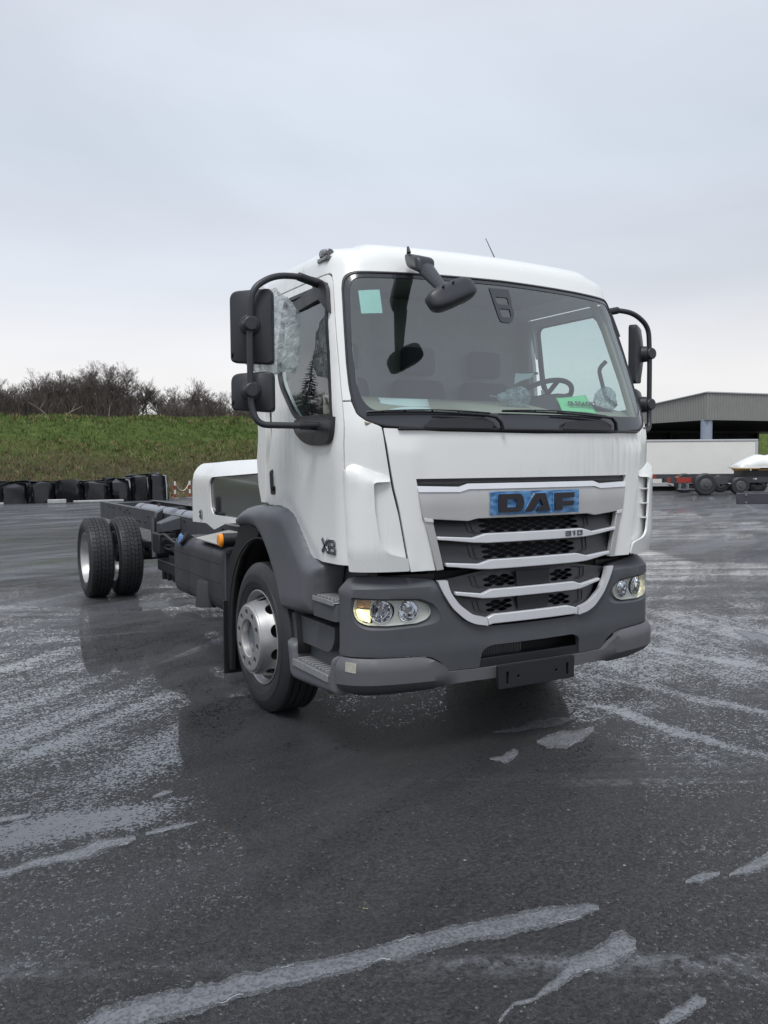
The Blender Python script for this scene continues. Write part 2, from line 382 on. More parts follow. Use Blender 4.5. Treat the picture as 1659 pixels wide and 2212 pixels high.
# ------------------------------------------------------------------ ground
def gp(lat, dep, z=0):
    f = Vector((sin(YAW), cos(YAW), 0)); r = Vector((cos(YAW), -sin(YAW), 0))
    p = CAM + r*lat + f*dep; return Vector((p.x, p.y, z))
def ground_mat():
    m = bpy.data.materials.new('wet_asphalt'); m.use_nodes = True; t = m.node_tree; b = t.nodes['Principled BSDF']; Ln = t.links.new
    def n_(ty, **k):
        n = t.nodes.new(ty)
        for a, c in k.items(): setattr(n, a, c)
        return n
    tcn = n_('ShaderNodeTexCoord')
    def noise(scale, detail, stretch=(1, 1, 1), rot=0, rough=.55, dist=0):
        mpn = n_('ShaderNodeMapping'); mpn.inputs['Scale'].default_value = stretch
        mr_ = n_('ShaderNodeMapping'); mr_.inputs['Rotation'].default_value = (0, 0, radians(rot)); Ln(tcn.outputs['Object'], mr_.inputs[0]); Ln(mr_.outputs[0], mpn.inputs[0])
        n = n_('ShaderNodeTexNoise'); n.inputs['Scale'].default_value = scale; n.inputs['Detail'].default_value = detail; n.inputs['Roughness'].default_value = rough; n.inputs['Distortion'].default_value = dist
        Ln(mpn.outputs[0], n.inputs['Vector']); return n.outputs['Fac']
    def rng(src, a, c, lo=0, hi=1, smooth=True):
        r = n_('ShaderNodeMapRange'); r.interpolation_type = 'SMOOTHSTEP' if smooth else 'LINEAR'
        Ln(src, r.inputs[0])
        for i, v in enumerate((a, c, lo, hi)): r.inputs[1+i].default_value = v
        return r.outputs[0]
    def math_(op, a, c=None, d=None):
        n = n_('ShaderNodeMath', operation=op)
        for i, v in enumerate((a, c, d)):
            if v is None: continue
            if isinstance(v, (int, float)): n.inputs[i].default_value = v
            else: Ln(v, n.inputs[i])
        return n.outputs[0]
    def mixc(f, a, c):
        n = n_('ShaderNodeMix', data_type='RGBA')
        if isinstance(f, (int, float)): n.inputs[0].default_value = f
        else: Ln(f, n.inputs[0])
        for i, v in ((6, a), (7, c)):
            if isinstance(v, tuple): n.inputs[i].default_value = (*v, 1)
            else: Ln(v, n.inputs[i])
        return n.outputs[2]
    wn = n_('ShaderNodeTexNoise'); wn.inputs['Scale'].default_value = 1.3; wn.inputs['Detail'].default_value = 5; Ln(tcn.outputs['Object'], wn.inputs['Vector'])
    ws_ = n_('ShaderNodeVectorMath', operation='MULTIPLY_ADD'); Ln(wn.outputs['Color'], ws_.inputs[0]); ws_.inputs[1].default_value = (.34, .34, 0); ws_.inputs[2].default_value = (-.17, -.17, 0)
    wa = n_('ShaderNodeVectorMath', operation='ADD'); Ln(tcn.outputs['Object'], wa.inputs[0]); Ln(ws_.outputs[0], wa.inputs[1]); wob = wa.outputs[0]
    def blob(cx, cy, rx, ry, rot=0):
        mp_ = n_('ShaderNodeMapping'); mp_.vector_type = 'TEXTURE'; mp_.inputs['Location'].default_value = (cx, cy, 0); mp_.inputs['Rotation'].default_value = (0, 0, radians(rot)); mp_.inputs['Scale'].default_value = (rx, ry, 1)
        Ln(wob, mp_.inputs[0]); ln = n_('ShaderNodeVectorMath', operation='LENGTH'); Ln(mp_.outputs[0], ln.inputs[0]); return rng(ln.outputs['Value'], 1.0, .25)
    # wetness: broad damp zones, tyre-track lines, puddled hollows
    broad = rng(noise(.30, 5, (.7, 1.2, 1), 15), .32, .66)
    mid = rng(noise(1.5, 6, (.55, 1.5, 1), 12, .6), .30, .70)
    trk = rng(noise(1.15, 4, (.22, 3.2, 1), -41, .55, .35), .36, .66)
    trk2 = math_('MULTIPLY', rng(noise(1.0, 4, (.22, 3.0, 1), 31, .55, .35), .36, .66), math_('SUBTRACT', 1.0, blob(.8, -.2, 7, 7)))
    trk3 = math_('MULTIPLY', rng(noise(1.25, 5, (.20, 3.4, 1), -76, .55, .35), .38, .64), blob(3.2, 0, 4.2, 4.5))
    W = math_('ADD', math_('MULTIPLY', broad, .30), math_('MULTIPLY', mid, .42))
    W = math_('ADD', W, math_('MULTIPLY', math_('ADD', math_('MULTIPLY', trk, math_('MULTIPLY_ADD', blob(-2.4, 2.2, 3.0, 2.8), .9, .55)), math_('ADD', trk2, trk3)), .38))
    for cx, cy, rx, ry, ro_, am in ((-2.55, 1.0, 1.5, 1.9, 0, .32), (-2.45, .12, .85, .22, 5, .75), (-2.6, 3.6, 2.0, 2.2, 0, .20), (2.6, 1.1, 3.0, 2.4, 0, .40), (9, 6, 9, 6, 0, .18), (-3, 9, 6, 5, 0, .15), (.86, -.30, 1.25, .12, -84, .62), (1.5, .1, 1.5, .10, -78, .42), (2.6, .6, 1.6, .12, -74, .42), (.75, .20, .5, .25, 0, .30), (-.5, -1.2, 1.6, .75, 0, -.16), (-.9, .1, 1.5, .9, 0, -.22), (-2.0, -.95, .9, .5, 0, -.14)):
        W = math_('ADD', W, math_('MULTIPLY', blob(cx, cy, rx, ry, ro_), am))
    # stones stand out of the water between them
    g1 = noise(58, 4, rough=.65); g2 = noise(150, 3, rough=.6); g3 = noise(19, 4, rough=.6)
    stone = math_('ADD', math_('ADD', math_('MULTIPLY', g1, .55), math_('MULTIPLY', g2, .20)), math_('MULTIPLY', g3, .25))
    lvl = math_('ADD', math_('MULTIPLY', W, .125), .375)
    water = n_('ShaderNodeMapRange'); water.interpolation_type = 'SMOOTHSTEP'; Ln(math_('SUBTRACT', lvl, stone), water.inputs[0]); water.inputs[1].default_value = -.022; water.inputs[2].default_value = .036
    wm = water.outputs[0]
    vo = n_('ShaderNodeTexVoronoi'); vo.inputs['Scale'].default_value = 90; Ln(tcn.outputs['Object'], vo.inputs['Vector'])
    vo2 = n_('ShaderNodeTexVoronoi'); vo2.inputs['Scale'].default_value = 34; Ln(tcn.outputs['Object'], vo2.inputs['Vector'])
    sepc = n_('ShaderNodeSeparateColor'); Ln(vo.outputs['Color'], sepc.inputs[0])
    sepc2 = n_('ShaderNodeSeparateColor'); Ln(vo2.outputs['Color'], sepc2.inputs[0])
    base = mixc(rng(sepc.outputs[0], 0, 1, smooth=False), (.010, .011, .013), (.105, .107, .107))
    base = mixc(rng(g1, .35, .65, .55, 0), base, (.012, .013, .016))
    base = mixc(rng(noise(.9, 4), .35, .65, 0, .35), base, (.042, .044, .052))
    base = mixc(rng(W, .15, 1.0, 0, .62), base, (.010, .011, .014))
    spk = math_('MULTIPLY', rng(sepc.outputs[1], .975, .988), rng(vo.outputs['Distance'], .5, .35))
    base = mixc(math_('MULTIPLY', spk, .7), base, (.34, .34, .30))
    spk2 = math_('MULTIPLY', rng(sepc2.outputs[1], .990, .996), rng(vo2.outputs['Distance'], .26, .16))
    base = mixc(math_('MULTIPLY', spk2, .85), base, (.55, .54, .47))
    base = mixc(math_('MULTIPLY', wm, .75), base, (.010, .011, .014))
    base = mixc(blob(-.1, .5, 2.9, 1.8), base, mixc(.72, base, (.006, .007, .009)))  # asphalt colour darkened under and ahead of the truck, its shade painted in
    salt_sheen = math_('MULTIPLY', rng(noise(.8, 7, (.35, 1.7, 1), -20, .7, .3), .40, .62), math_('ADD', .18, math_('MAXIMUM', math_('MAXIMUM', blob(-5, 10, 9, 9), blob(14, 12, 16, 13)), blob(3, 26, 30, 12))))  # pale salt film, strengthened far off to stand in for missing sky sheen
    base = mixc(math_('MULTIPLY', salt_sheen, .62), base, (.20, .21, .235))
    # slush residue in tyre lines
    def streak(rot, sc, lo, hi, amt, st=(.22, 4.5, 1), bl=(.40, .60)):
        s1 = rng(noise(sc, 5, st, rot, .6, .25), lo, hi); s2 = rng(noise(16, 6, rough=.75), bl[0], bl[1]); s3 = rng(noise(.35, 2, (1, 1, 1), 40), .42, .58)
        return math_('MULTIPLY', math_('MULTIPLY', math_('MULTIPLY', s1, s2), s3), amt)
    st = math_('MAXIMUM', streak(-41, .55, .60, .68, .7), streak(3, .8, .64, .72, .5))
    st = math_('MAXIMUM', st, streak(29, .42, .57, .66, .75, (.16, 3.6, 1)))
    base = mixc(st, base, (.33, .35, .38))
    redl = math_('MULTIPLY', rng(noise(6, 5, (.5, 3, 1), -15, .7), .5, .62), math_('MAXIMUM', blob(-1.2, 10.8, 1.2, .10, -16), blob(12.6, 10.4, 3.2, .09, -29)))
    base = mixc(math_('MULTIPLY', redl, .55), base, (.24, .05, .05))
    Ln(base, b.inputs['Base Color'])
    rr = math_('ADD', math_('MULTIPLY', wm, -.37), .45); rr = math_('ADD', rr, math_('MULTIPLY', st, .25))
    Ln(rr, b.inputs['Roughness'])
    b.inputs['Specular IOR Level'].default_value = .5; Ln(wm, b.inputs['Coat Weight']); b.inputs['Coat Roughness'].default_value = .03; b.inputs['Coat IOR'].default_value = 1.6
    h = math_('MULTIPLY', math_('MAXIMUM', math_('SUBTRACT', stone, lvl), -.012), .10)
    h = math_('ADD', h, math_('MULTIPLY', noise(9, 3), .0026))
    bn = n_('ShaderNodeBump'); bn.inputs['Strength'].default_value = .85; bn.inputs['Distance'].default_value = 1.0
    Ln(h, bn.inputs['Height']); Ln(bn.outputs[0], b.inputs['Normal'])
    return m
GM = ground_mat()
g = MB()
g.grid(lambda u, v: (-80+260*u, -60+180*v, 0), 26, 18)
tag(g.build('asphalt_yard', GM, smooth=False), kind='structure')
GRASSM = mat('grass_soil', (.10, .115, .045), .9, var=.35, vscale=1.2, bump=.5, bscale=8)
g = MB(); g.add([(-900, -700, -.05), (1200, -700, -.05), (1200, 1500, -.05), (-900, 1500, -.05)], [(0, 1, 2, 3)])
tag(g.build('field', GRASSM, smooth=False), kind='structure')


# ================================================================== BACKGROUND
# grass bank: profile swept along a path that bends back behind the building
def bank_mat():
    m = bpy.data.materials.new('bank_grass'); m.use_nodes = True; t = m.node_tree; b = t.nodes['Principled BSDF']; Ln = t.links.new
    tcn = t.nodes.new('ShaderNodeTexCoord')
    def noise(s, d, st=(1, 1, 1)):
        mpn = t.nodes.new('ShaderNodeMapping'); mpn.inputs['Scale'].default_value = st; Ln(tcn.outputs['Object'], mpn.inputs[0])
        n = t.nodes.new('ShaderNodeTexNoise'); n.inputs['Scale'].default_value = s; n.inputs['Detail'].default_value = d; n.inputs['Roughness'].default_value = .7; Ln(mpn.outputs[0], n.inputs['Vector']); return n.outputs['Fac']
    def rmp(src, stops):
        r = t.nodes.new('ShaderNodeValToRGB'); Ln(src, r.inputs[0]); e = r.color_ramp.elements
        e[0].position, e[0].color = stops[0][0], (*stops[0][1], 1); e[1].position, e[1].color = stops[-1][0], (*stops[-1][1], 1)
        for p, c in stops[1:-1]: x = e.new(p); x.color = (*c, 1)
        return r.outputs[0]
    green = rmp(noise(1.6, 8, (1, 1, 1.6)), [(.28, (.050, .080, .022)), (.5, (.092, .135, .035)), (.72, (.165, .19, .065))])
    brown = rmp(noise(1.2, 8, (1, 1, 1.4)), [(.28, (.060, .052, .032)), (.5, (.115, .098, .055)), (.75, (.20, .165, .095))])
    sp = t.nodes.new('ShaderNodeSeparateXYZ'); Ln(tcn.outputs['Object'], sp.inputs[0])
    a = t.nodes.new('ShaderNodeMath'); a.operation = 'MULTIPLY_ADD'; Ln(noise(.22, 5), a.inputs[0]); a.inputs[1].default_value = 3.4; Ln(sp.outputs['Z'], a.inputs[2])
    r = t.nodes.new('ShaderNodeMapRange'); r.interpolation_type = 'SMOOTHSTEP'; Ln(a.outputs[0], r.inputs[0]); r.inputs[1].default_value = 2.7; r.inputs[2].default_value = 4.7
    mx_ = t.nodes.new('ShaderNodeMix'); mx_.data_type = 'RGBA'; Ln(r.outputs[0], mx_.inputs[0]); Ln(brown, mx_.inputs[6]); Ln(green, mx_.inputs[7])
    Ln(mx_.outputs[2], b.inputs['Base Color']); b.inputs['Roughness'].default_value = .95; b.inputs['Specular IOR Level'].default_value = .15
    bn = t.nodes.new('ShaderNodeBump'); bn.inputs['Strength'].default_value = .9; bn.inputs['Distance'].default_value = .35; Ln(noise(4, 8), bn.inputs['Height']); Ln(bn.outputs[0], b.inputs['Normal'])
    return m
BANKM = bank_mat()
PATH = [(-75, 30), (-45, 34), (-20, 36), (0, 36.2), (15, 35.5), (28, 38), (38, 52), (52, 78), (75, 84), (110, 70), (150, 40), (190, -10)]
def path_at(t):
    t = max(0, min(len(PATH)-1.0001, t)); i = int(t); f = t-i
    p = [Vector(PATH[max(0, min(len(PATH)-1, i+k))]) for k in (-1, 0, 1, 2)]
    P = .5*((2*p[1])+(p[2]-p[0])*f+(2*p[0]-5*p[1]+4*p[2]-p[3])*f*f+(3*p[1]-p[0]-3*p[2]+p[3])*f**3)
    D = .5*((p[2]-p[0])+2*(2*p[0]-5*p[1]+4*p[2]-p[3])*f+3*(3*p[1]-p[0]-3*p[2]+p[3])*f*f)
    return P, D.normalized()
def hillh(t): return 4.25+max(0, min(1, (t-6.0)/1.5))*3.2
PROF = [(-.3, -.06), (0, .02), (.6, .10), (2, .55), (4, 1.45), (6, 2.5), (8, 3.45), (9.2, 3.9), (10.5, 4.12), (13, 4.2), (18, 4.2), (30, 4.0), (60, 3.5), (120, 2.0)]
def bank_pt(t, d):
    P, D = path_at(t); n = Vector((-D.y, D.x)); 
    if n.y < 0 and t < 5: n = -n
    z = interp(PROF, d)*(hillh(t)/4.2)
    q = P+n*d
    z += (.10*sin(q.x*.9+q.y*.5)*sin(q.x*.37-q.y*1.1)+.06*sin(q.x*2.3+1)*sin(q.y*1.7))*min(1, max(0, d)/3)
    return Vector((q.x, q.y, z))
g = MB(); NB = 260
ds = [-.3, 0, .3, .6, 1.2, 2, 3, 4, 5, 6, 7, 8, 8.8, 9.6, 10.5, 12, 15, 18, 30, 60, 120]
vs = [bank_pt((len(PATH)-1.01)*i/NB, d) for i in range(NB+1) for d in ds]; k = len(ds)
g.add(vs, [(i*k+j, i*k+j+1, (i+1)*k+j+1, (i+1)*k+j) for i in range(NB) for j in range(k-1)])
bank = tag(g.build('grass_bank', BANKM, ang=180), kind='structure')

# grass tufts on the visible slope (one mass)
def tufts(name, n, t0, t1, d0, d1, hmin, hmax, m, seed):
    rr = random.Random(seed); g = MB()
    for i in range(n):
        t = rr.uniform(t0, t1); d = rr.uniform(d0, d1); p = bank_pt(t, d)
        for j in range(4):
            a = rr.uniform(0, 6.28); h = rr.uniform(hmin, hmax); w_ = h*.16; q = p+Vector((rr.gauss(0, .08), rr.gauss(0, .08), -.03)); l = Vector((rr.gauss(0, .45)*h, rr.gauss(0, .45)*h, h))
            s_ = Vector((cos(a), sin(a), 0))*w_
            g.add([q-s_, q+s_, q+l], [(0, 1, 2)])
    o = g.build(name, m, smooth=False, fix=False); o['kind'] = 'stuff'; return o
TG = mat('tuft_green', (.105, .155, .042), .9, var=.4, vscale=1.5, spec=.2); TB = mat('tuft_dry', (.20, .165, .085), .9, var=.4, vscale=1.5, spec=.2)
tufts('grass', 15000, 2.2, 5.0, 2.6, 13, .07, .22, TG, 1)
tufts('grass', 7000, 2.2, 5.0, .3, 6.5, .06, .24, TB, 2)
tufts('grass', 420, 2.2, 5.0, 8.6, 11, .12, .34, TB, 12)
tufts('grass', 3000, 6.4, 8.5, .3, 13, .25, .6, TG, 3)
# bramble and dead stems at the foot of the bank
rr = random.Random(4); g = MB()
for i in range(2600):
    t = rr.uniform(2.2, 4.6); p = bank_pt(t, rr.uniform(.2, 4.0)); a = rr.uniform(0, 6.28); h = rr.uniform(.25, .75)
    m1 = p+Vector((cos(a)*h*.3, sin(a)*h*.3, h)); e = p+Vector((cos(a)*h*1.1, sin(a)*h*1.1, h*rr.uniform(.3, 1)))
    g.tube([p, m1, e], [.007, .005, .002], 3, cap=False)
o = g.build('bramble_stems', mat('dead_stem', (.12, .095, .065), .9, var=.3), smooth=False, fix=False); o['kind'] = 'stuff'

# ---- trees
BARK = mat('bare_bark', (.105, .088, .074), .9, var=.3, vscale=4)
BARK2 = mat('pale_bark', (.20, .175, .14), .9, var=.3, vscale=4)
def tree_mesh(seed, H, spread, levels=5, trunks=1, mesh=None, crown0=.18, dens=1.0):
    rr = random.Random(seed); limbs = MB(); twigs = MB()
    def grow(p, d, ln, r, lv, mb):
        n = 4 if lv < 2 else 3; P = [p]; q = p; dd = d
        for i in range(n):
            dd = (dd+Vector((rr.gauss(0, .16), rr.gauss(0, .16), rr.gauss(.05, .10)))).normalized(); q = q+dd*ln/n; P.append(q)
        tgt = limbs if lv < 2 else twigs
        tgt.tube(P, [max(.004, r*(1-.55*i/n)) for i in range(n+1)], 6 if lv < 1 else (4 if lv < 3 else 3), cap=False)
        if lv >= levels: return
        k = {0: int(9*dens), 1: int(6*dens), 2: 5, 3: 4, 4: 4}.get(lv, 3)
        for j in range(k):
            f = rr.uniform(crown0 if lv == 0 else .2, 1.0) if j else 1.0
            i = min(n-1, int(f*n)); b = P[i].lerp(P[i+1], f*n-i) if f < 1 else P[-1]
            ax = rr.uniform(0, 2*pi); side_ = Vector((cos(ax), sin(ax), rr.uniform(-.1, .5))); nd_ = (dd*(.75 if lv else .85)+side_*spread*(.8 if j else .3)).normalized()
            grow(b, nd_, ln*rr.uniform(.42, .68)*(1.0 if lv else .8), max(.0055, r*rr.uniform(.32, .5)), lv+1, mb)
    for k in range(trunks):
        a = rr.uniform(0, 6.28); lean = .0 if trunks == 1 else .28
        grow(Vector((rr.gauss(0, .12*trunks), rr.gauss(0, .12*trunks), -.1)), Vector((cos(a)*lean, sin(a)*lean, 1)).normalized(), H*.55, H*.018+.015, 0, None)
    return limbs, twigs
TREES = {}
for key, (seed, H, sp, lv, tr, c0, dn) in {'round': (11, 5.2, .95, 5, 3, .08, 1), 'broad': (12, 4.6, 1.05, 5, 3, .05, 1), 'slim': (13, 3.6, .55, 4, 1, .35, 1), 'shrub': (14, 3.0, .8, 4, 5, .03, .8), 'tall': (15, 6.2, .8, 5, 2, .15, 1)}.items():
    TREES[key] = tree_mesh(seed, H, sp, lv, tr, crown0=c0, dens=dn)
TMESH = {}
def put_tree(key, x, y, sc, rz, label, m=BARK, zsc=1):
    dd = 8
    z = 4.15
    P, D = path_at(3); root = empty('bare_tree', (x, y, z), rz, label, 'tree', 'bare trees along the top of the grass bank'); root.scale = (sc, sc, sc*zsc*.82)
    for i, nm in enumerate(('trunk', 'crown')):
        kk = (key, nm, m.name)
        if kk not in TMESH:
            o = TREES[key][i].build(nm, m, None, fix=False); TMESH[kk] = o.data; o.parent = root
        else:
            o = bpy.data.objects.new(nm, TMESH[kk]); COL.objects.link(o); o.parent = root
# positions: (display x in the photo -> place on the flat top of the bank)
def at_px(px, y):
    d = Fv + Rv*((px-829.5)/1862.46); t = (y-CAM.y)/d.y; return CAM.x + d.x*t
for key, px, y, sc, rz, lab, m, zs in [
    ('broad', -20, 52, .62, 1.0, 'low bare tree at the left edge of the photo on the grass bank', BARK, 1),
    ('shrub', 28, 50, .95, 0.2, 'bushy bare tree second from the left edge on the grass bank', BARK, 1),
    ('shrub', 62, 53, 1.05, 2.2, 'bare multi-stemmed tree left of the pale leaning branches on the bank', BARK, 1),
    ('broad', 95, 51, .66, 3.0, 'bare tree rising just right of the pale leaning branches on the bank', BARK, 1),
    ('round', 128, 52, .72, .5, 'broad bare tree on the left flank of the tallest tree clump', BARK, 1),
    ('broad', 158, 50.5, .84, 1.9, 'dense bare tree between the left flank and the tallest crown of the clump', BARK, 1),
    ('round', 182, 52.5, .86, 4.0, 'bare tree directly left of the tallest crown on the bank', BARK, 1),
    ('tall', 232, 52, .60, 2.5, 'tall bare tree at the left side of the highest round crown', BARK, 1),
    ('round', 262, 50.5, .90, 5.2, 'tallest bare tree with the round crown on the bank', BARK, 1),
    ('broad', 275, 52, .90, .9, 'dark twiggy tree on the right shoulder of the highest crown', BARK, 1),
    ('slim', 312, 51, .92, 0, 'slim bare tree with open branches just right of the big clump', BARK, 1),
    ('slim', 343, 51.5, .88, 2.4, 'slim pale bare tree standing alone in the gap of the tree line', BARK2, 1),
    ('shrub', 368, 51, .92, 3.3, 'low bushy bare tree right of the gap in the tree line', BARK, 1),
    ('broad', 397, 52, .66, 4.6, 'bare tree with rounded top left of the truck mirrors', BARK, 1),
    ('shrub', 425, 50.5, 1.1, 1.4, 'brown bushy tree in the middle of the clump left of the mirrors', BARK, 1),
    ('broad', 450, 52, .62, 0.4, 'bare tree at the right end of the clump left of the mirrors', BARK, 1),
    ('shrub', 492, 51, .85, 5.0, 'low bare tree immediately left of the lower mirror of the truck', BARK, 1),
    ('shrub', 525, 52, .95, .7, 'bare tree partly hidden behind the lower mirror of the truck', BARK, 1),
]: put_tree(key, at_px(px, y), y, sc, rz, lab, m, zs)
# thicket and undergrowth between the trunks
rr = random.Random(21); g = MB()
for i in range(5200):
    px = rr.uniform(-30, 300) if rr.random() < .62 else rr.uniform(296, 560)
    y = rr.uniform(48.5, 54); x = at_px(px, y); h = rr.uniform(.4, 1.75)*(1 if px < 300 else (.35 if px < 352 else .75)); a = rr.uniform(0, 6.28)
    p = Vector((x, y, 4.1)); g.tube([p, p+Vector((cos(a)*.12*h, sin(a)*.12*h, h*.6)), p+Vector((cos(a)*.4*h, sin(a)*.4*h, h))], [.012, .009, .004], 3, cap=False)
    for k in range(3):
        q = p+Vector((cos(a)*.12*h, sin(a)*.12*h, h*rr.uniform(.4, .9))); b2 = rr.uniform(0, 6.28); g.tube([q, q+Vector((cos(b2)*.3, sin(b2)*.3, .3*h))], [.008, .003], 3, cap=False)
o = g.build('undergrowth', BARK, smooth=False, fix=False); o['kind'] = 'stuff'
# pale leaning branches
for i, (px, l, a, lab) in enumerate(((118, 1.6, -.9, 'pale broken branch leaning left among the trees on the bank'), (135, 1.5, 1.0, 'pale broken branch leaning right among the trees on the bank'), (240, .95, .1, 'short pale stump in front of the tallest tree on the bank'))):
    p = Vector((at_px(px, 48.2), 48.2, 4.1)); g = MB(); e = p+Vector((sin(a)*l, 0, cos(a)*l)); g.tube([p, p.lerp(e, .5)+Vector((0, 0, .08)), e], [.05, .035, .015], 6)
    if i < 2: g.tube([p.lerp(e, .5)+Vector((0, 0, .08)), p.lerp(e, .5)+Vector((.3, 0, .6))], [.03, .01], 5)
    tag(g.build('pale_branch', BARK2), lab, 'branch')
# taller trees further left on the bank (seen mirrored in the door window)
CON = mat('conifer_needles', (.018, .03, .016), .9, var=.3)
for i, (key, x, y, sc, rz) in enumerate((('tall', -11, 50, 1.15, 0), ('round', -15.5, 48, 1.25, 1), ('tall', -19, 47, 1.3, 2), ('broad', -24, 46, 1.35, 3), ('tall', -29, 45, 1.25, 4.1), ('round', -35, 44, 1.3, 5), ('broad', -7, 51, .9, 2.8))):
    put_tree(key, x, y, sc, rz, ['tall bare twin-stemmed tree, nearest the photo edge of those mirrored in the door window', 'wide round bare tree beside the conifer mirrored in the door window', 'tall bare tree just behind the dark conifer mirrored in the window', 'broad bare tree left of the dark conifer mirrored in the window', 'tall narrow bare tree further left of the mirrored conifer', 'round bare tree farthest left on the bank beyond the photo', 'low broad bare tree first beyond the left edge of the photo'][i], BARK, 1)
g = MB(); rr = random.Random(8)
for L_ in range(46):
    z = .8+L_*.16; rad = 2.1*(1-L_/50)
    for k in range(16):
        a = rr.uniform(0, 6.28); ln = rad*rr.uniform(.6, 1); s_ = Vector((-sin(a), cos(a), 0))*ln*.18
        p = Vector((0, 0, z)); e = Vector((cos(a)*ln, sin(a)*ln, z-.22*ln)); m_ = p.lerp(e, .6)
        g.add([p, m_-s_, e, m_+s_], [(0, 1, 2, 3)])
root = empty('conifer', (-22, 49, 4), 0, 'dark conifer beyond the left edge of the photo, mirrored in the door window', 'tree'); g.build('crown', CON, root, smooth=False, fix=False)
g = MB(); g.tube([(0, 0, 0), (0, 0, 8)], [.16, .03], 8); g.build('trunk', BARK, root)

# ---- low dark wrapped stacks along the foot of the bank
TARP = mat('black_tarpaulin', (.012, .013, .016), .34, bump=.6, bscale=3.2, var=.3, vscale=3)
TARPE = mat('pale_tarpaulin_edge', (.42, .46, .47), .45, var=.2, vscale=6)
labs = ['leftmost low dark tarpaulin-covered stack with sloping pale edge at the foot of the bank', 'second dark covered stack from the left at the foot of the bank', 'third dark covered stack from the left at the foot of the bank', 'low dark covered stack in the middle of the row under the bank', 'fifth dark covered stack from the left under the bank', 'dark covered stack with pale streak left of the shiny one', 'second dark stack from the right, with bright upright edge', 'rightmost dark covered stack with bright edge beside the rope barrier']
x = -2.0
for i, lab in enumerate(labs):
    wd = (2.3, 1.1, .95, 1.15, 1.0, .95, .72, .80)[i]; hh = (1.0, .80, .78, .80, .78, .88, 1.0, 1.05)[i]; y0 = 34.6-.06*i; rr = random.Random(50+i)
    root = empty('covered_stack', (x+wd/2, y0, 0), 0, lab, 'stack', 'dark covered stacks along the foot of the bank')
    g = MB(); kx = [(rr.uniform(2, 9), rr.uniform(0, 6), rr.uniform(.01, .05)) for _ in range(5)]
    def cov(a, b, wd=wd, hh=hh, kx=kx, i=i):
        th = a*2*pi; q = lambda v: (abs(v)**.28)*(1 if v > 0 else -1); f = sum(c_*1.9*sin(w_*th*2+p_+2.5*b) for w_, p_, c_ in kx)*(1-.4*b)
        top = hh*(1-(.55*max(0, (cos(th)*.5+.5)) if i == 0 else 0))
        if b < .8: zz = b/.8*(top+.10*sin(2*th+i*1.7)+.06*sin(5*th+i)); k_ = 1+.14*(1-b)
        else: zz = top+(.10*sin(2*th+i*1.7)+.06*sin(5*th+i))*(1-b)/.2+.10*(b-.8)/.2; k_ = (1-b)/.2
        return Vector((wd*.54*q(cos(th))*k_+f*.5, .55*q(sin(th))*k_+f, zz))
    g.grid(cov, 72, 15); g.build('tarpaulin', TARP, root, weld=True)
    if i in (0, 5, 6, 7):
        g = MB()
        if i == 0: g.tube([(-.6, -.60, 1.03), (.1, -.62, .80), (wd*.5, -.60, .40)], [.035, .03, .04], 6)
        else: g.tube([(wd*.46, -.58, .02), (wd*.45, -.60, hh*.6), (wd*.40, -.57, hh*1.0), (wd*.25, -.56, hh*1.03)], [.028, .035, .03, .02], 6)
        g.build('pale_edge', TARPE, root)
    x += wd*1.0
# rope barrier: two red and white posts on plates
def post(x, y, lab):
    root = empty('barrier_post', (x, y, 0), 0, lab, 'post', 'red and white barrier posts')
    for j in range(4):
        g = MB(); g.cyl((0, 0, .02+j*.19), (0, 0, .02+(j+1)*.19), .045, 14); g.build('post_band', RED if j % 2 == 0 else mat('white_post_paint', (.75, .74, .70), .5), root)
    g = MB(); g.lathe([(0, 0), (.19, 0), (.18, .035), (.05, .045)], (0, 0, 0), 'z', 20); g.build('base_plate', TANKG, root)
post(7.6, 34.7, 'left red and white barrier post beside the dark covered stack'); post(8.42, 35.2, 'right red and white barrier post next to the white spoiler')
g = MB(); g.tube([Vector((7.6, 34.7, .74)).lerp(Vector((8.42, 35.2, .74)), t/16)-Vector((0, 0, .40*(1-(2*t/16-1)**2))) for t in range(17)], .022, 6); tag(g.build('rope', mat('pale_rope', (.6, .58, .5), .8)), 'pale rope sagging between the two red and white barrier posts', 'rope')
# low pale kerb stones and strips at the edge of the asphalt
KERB = mat('pale_concrete', (.42, .43, .42), .7, var=.2, vscale=5)
for i, (x0, x1, lab) in enumerate(((-1.4, .35, 'pale concrete strip at the far edge of the asphalt on the left'), (2.0, 2.7, 'short thick pale block at the far edge of the asphalt'), (3.0, 5.0, 'thin pale strip right of the short block at the asphalt edge'))):
    g = MB(); g.box((x0, 33.2, 0), (x1, 33.45, .09 if i != 1 else .16)); tag(g.build('kerb_strip', KERB, bevel=.02), lab, 'kerb')

# ---- open warehouse on the right
B0 = gp(26.3, 70.4); bx_ = (gp(32.57, 73.1)-gp(26.3, 70.4)).normalized(); by_ = Vector((-bx_.y, bx_.x, 0))
if by_.dot(gp(24.2, 76.9)-B0) < 0: by_ = -by_
def BP(a, b, z): return B0+bx_*a+by_*b+Vector((0, 0, z))
wh_ = empty('warehouse', tuple(B0), 0, 'open-sided warehouse with grey corrugated metal fascia and round columns behind the white box', 'warehouse')
def bput(o): o.parent = wh_; o.matrix_parent_inverse = Matrix.Translation(-B0); return o
CORR = mat('grey_corrugated_metal', (.25, .25, .24), .5, metal=.1, var=.06, vscale=2)
CAP = mat('pale_ridge_cap', (.42, .43, .44), .45)
DARKW = mat('dark_warehouse_wall', (.05, .055, .053), .8, var=.15, vscale=1)
COLM = mat('blue_grey_column', (.30, .34, .42), .5, var=.06)
zr, ze, zb = 6.98, 4.55, 4.78
LX, LY = 44, 26
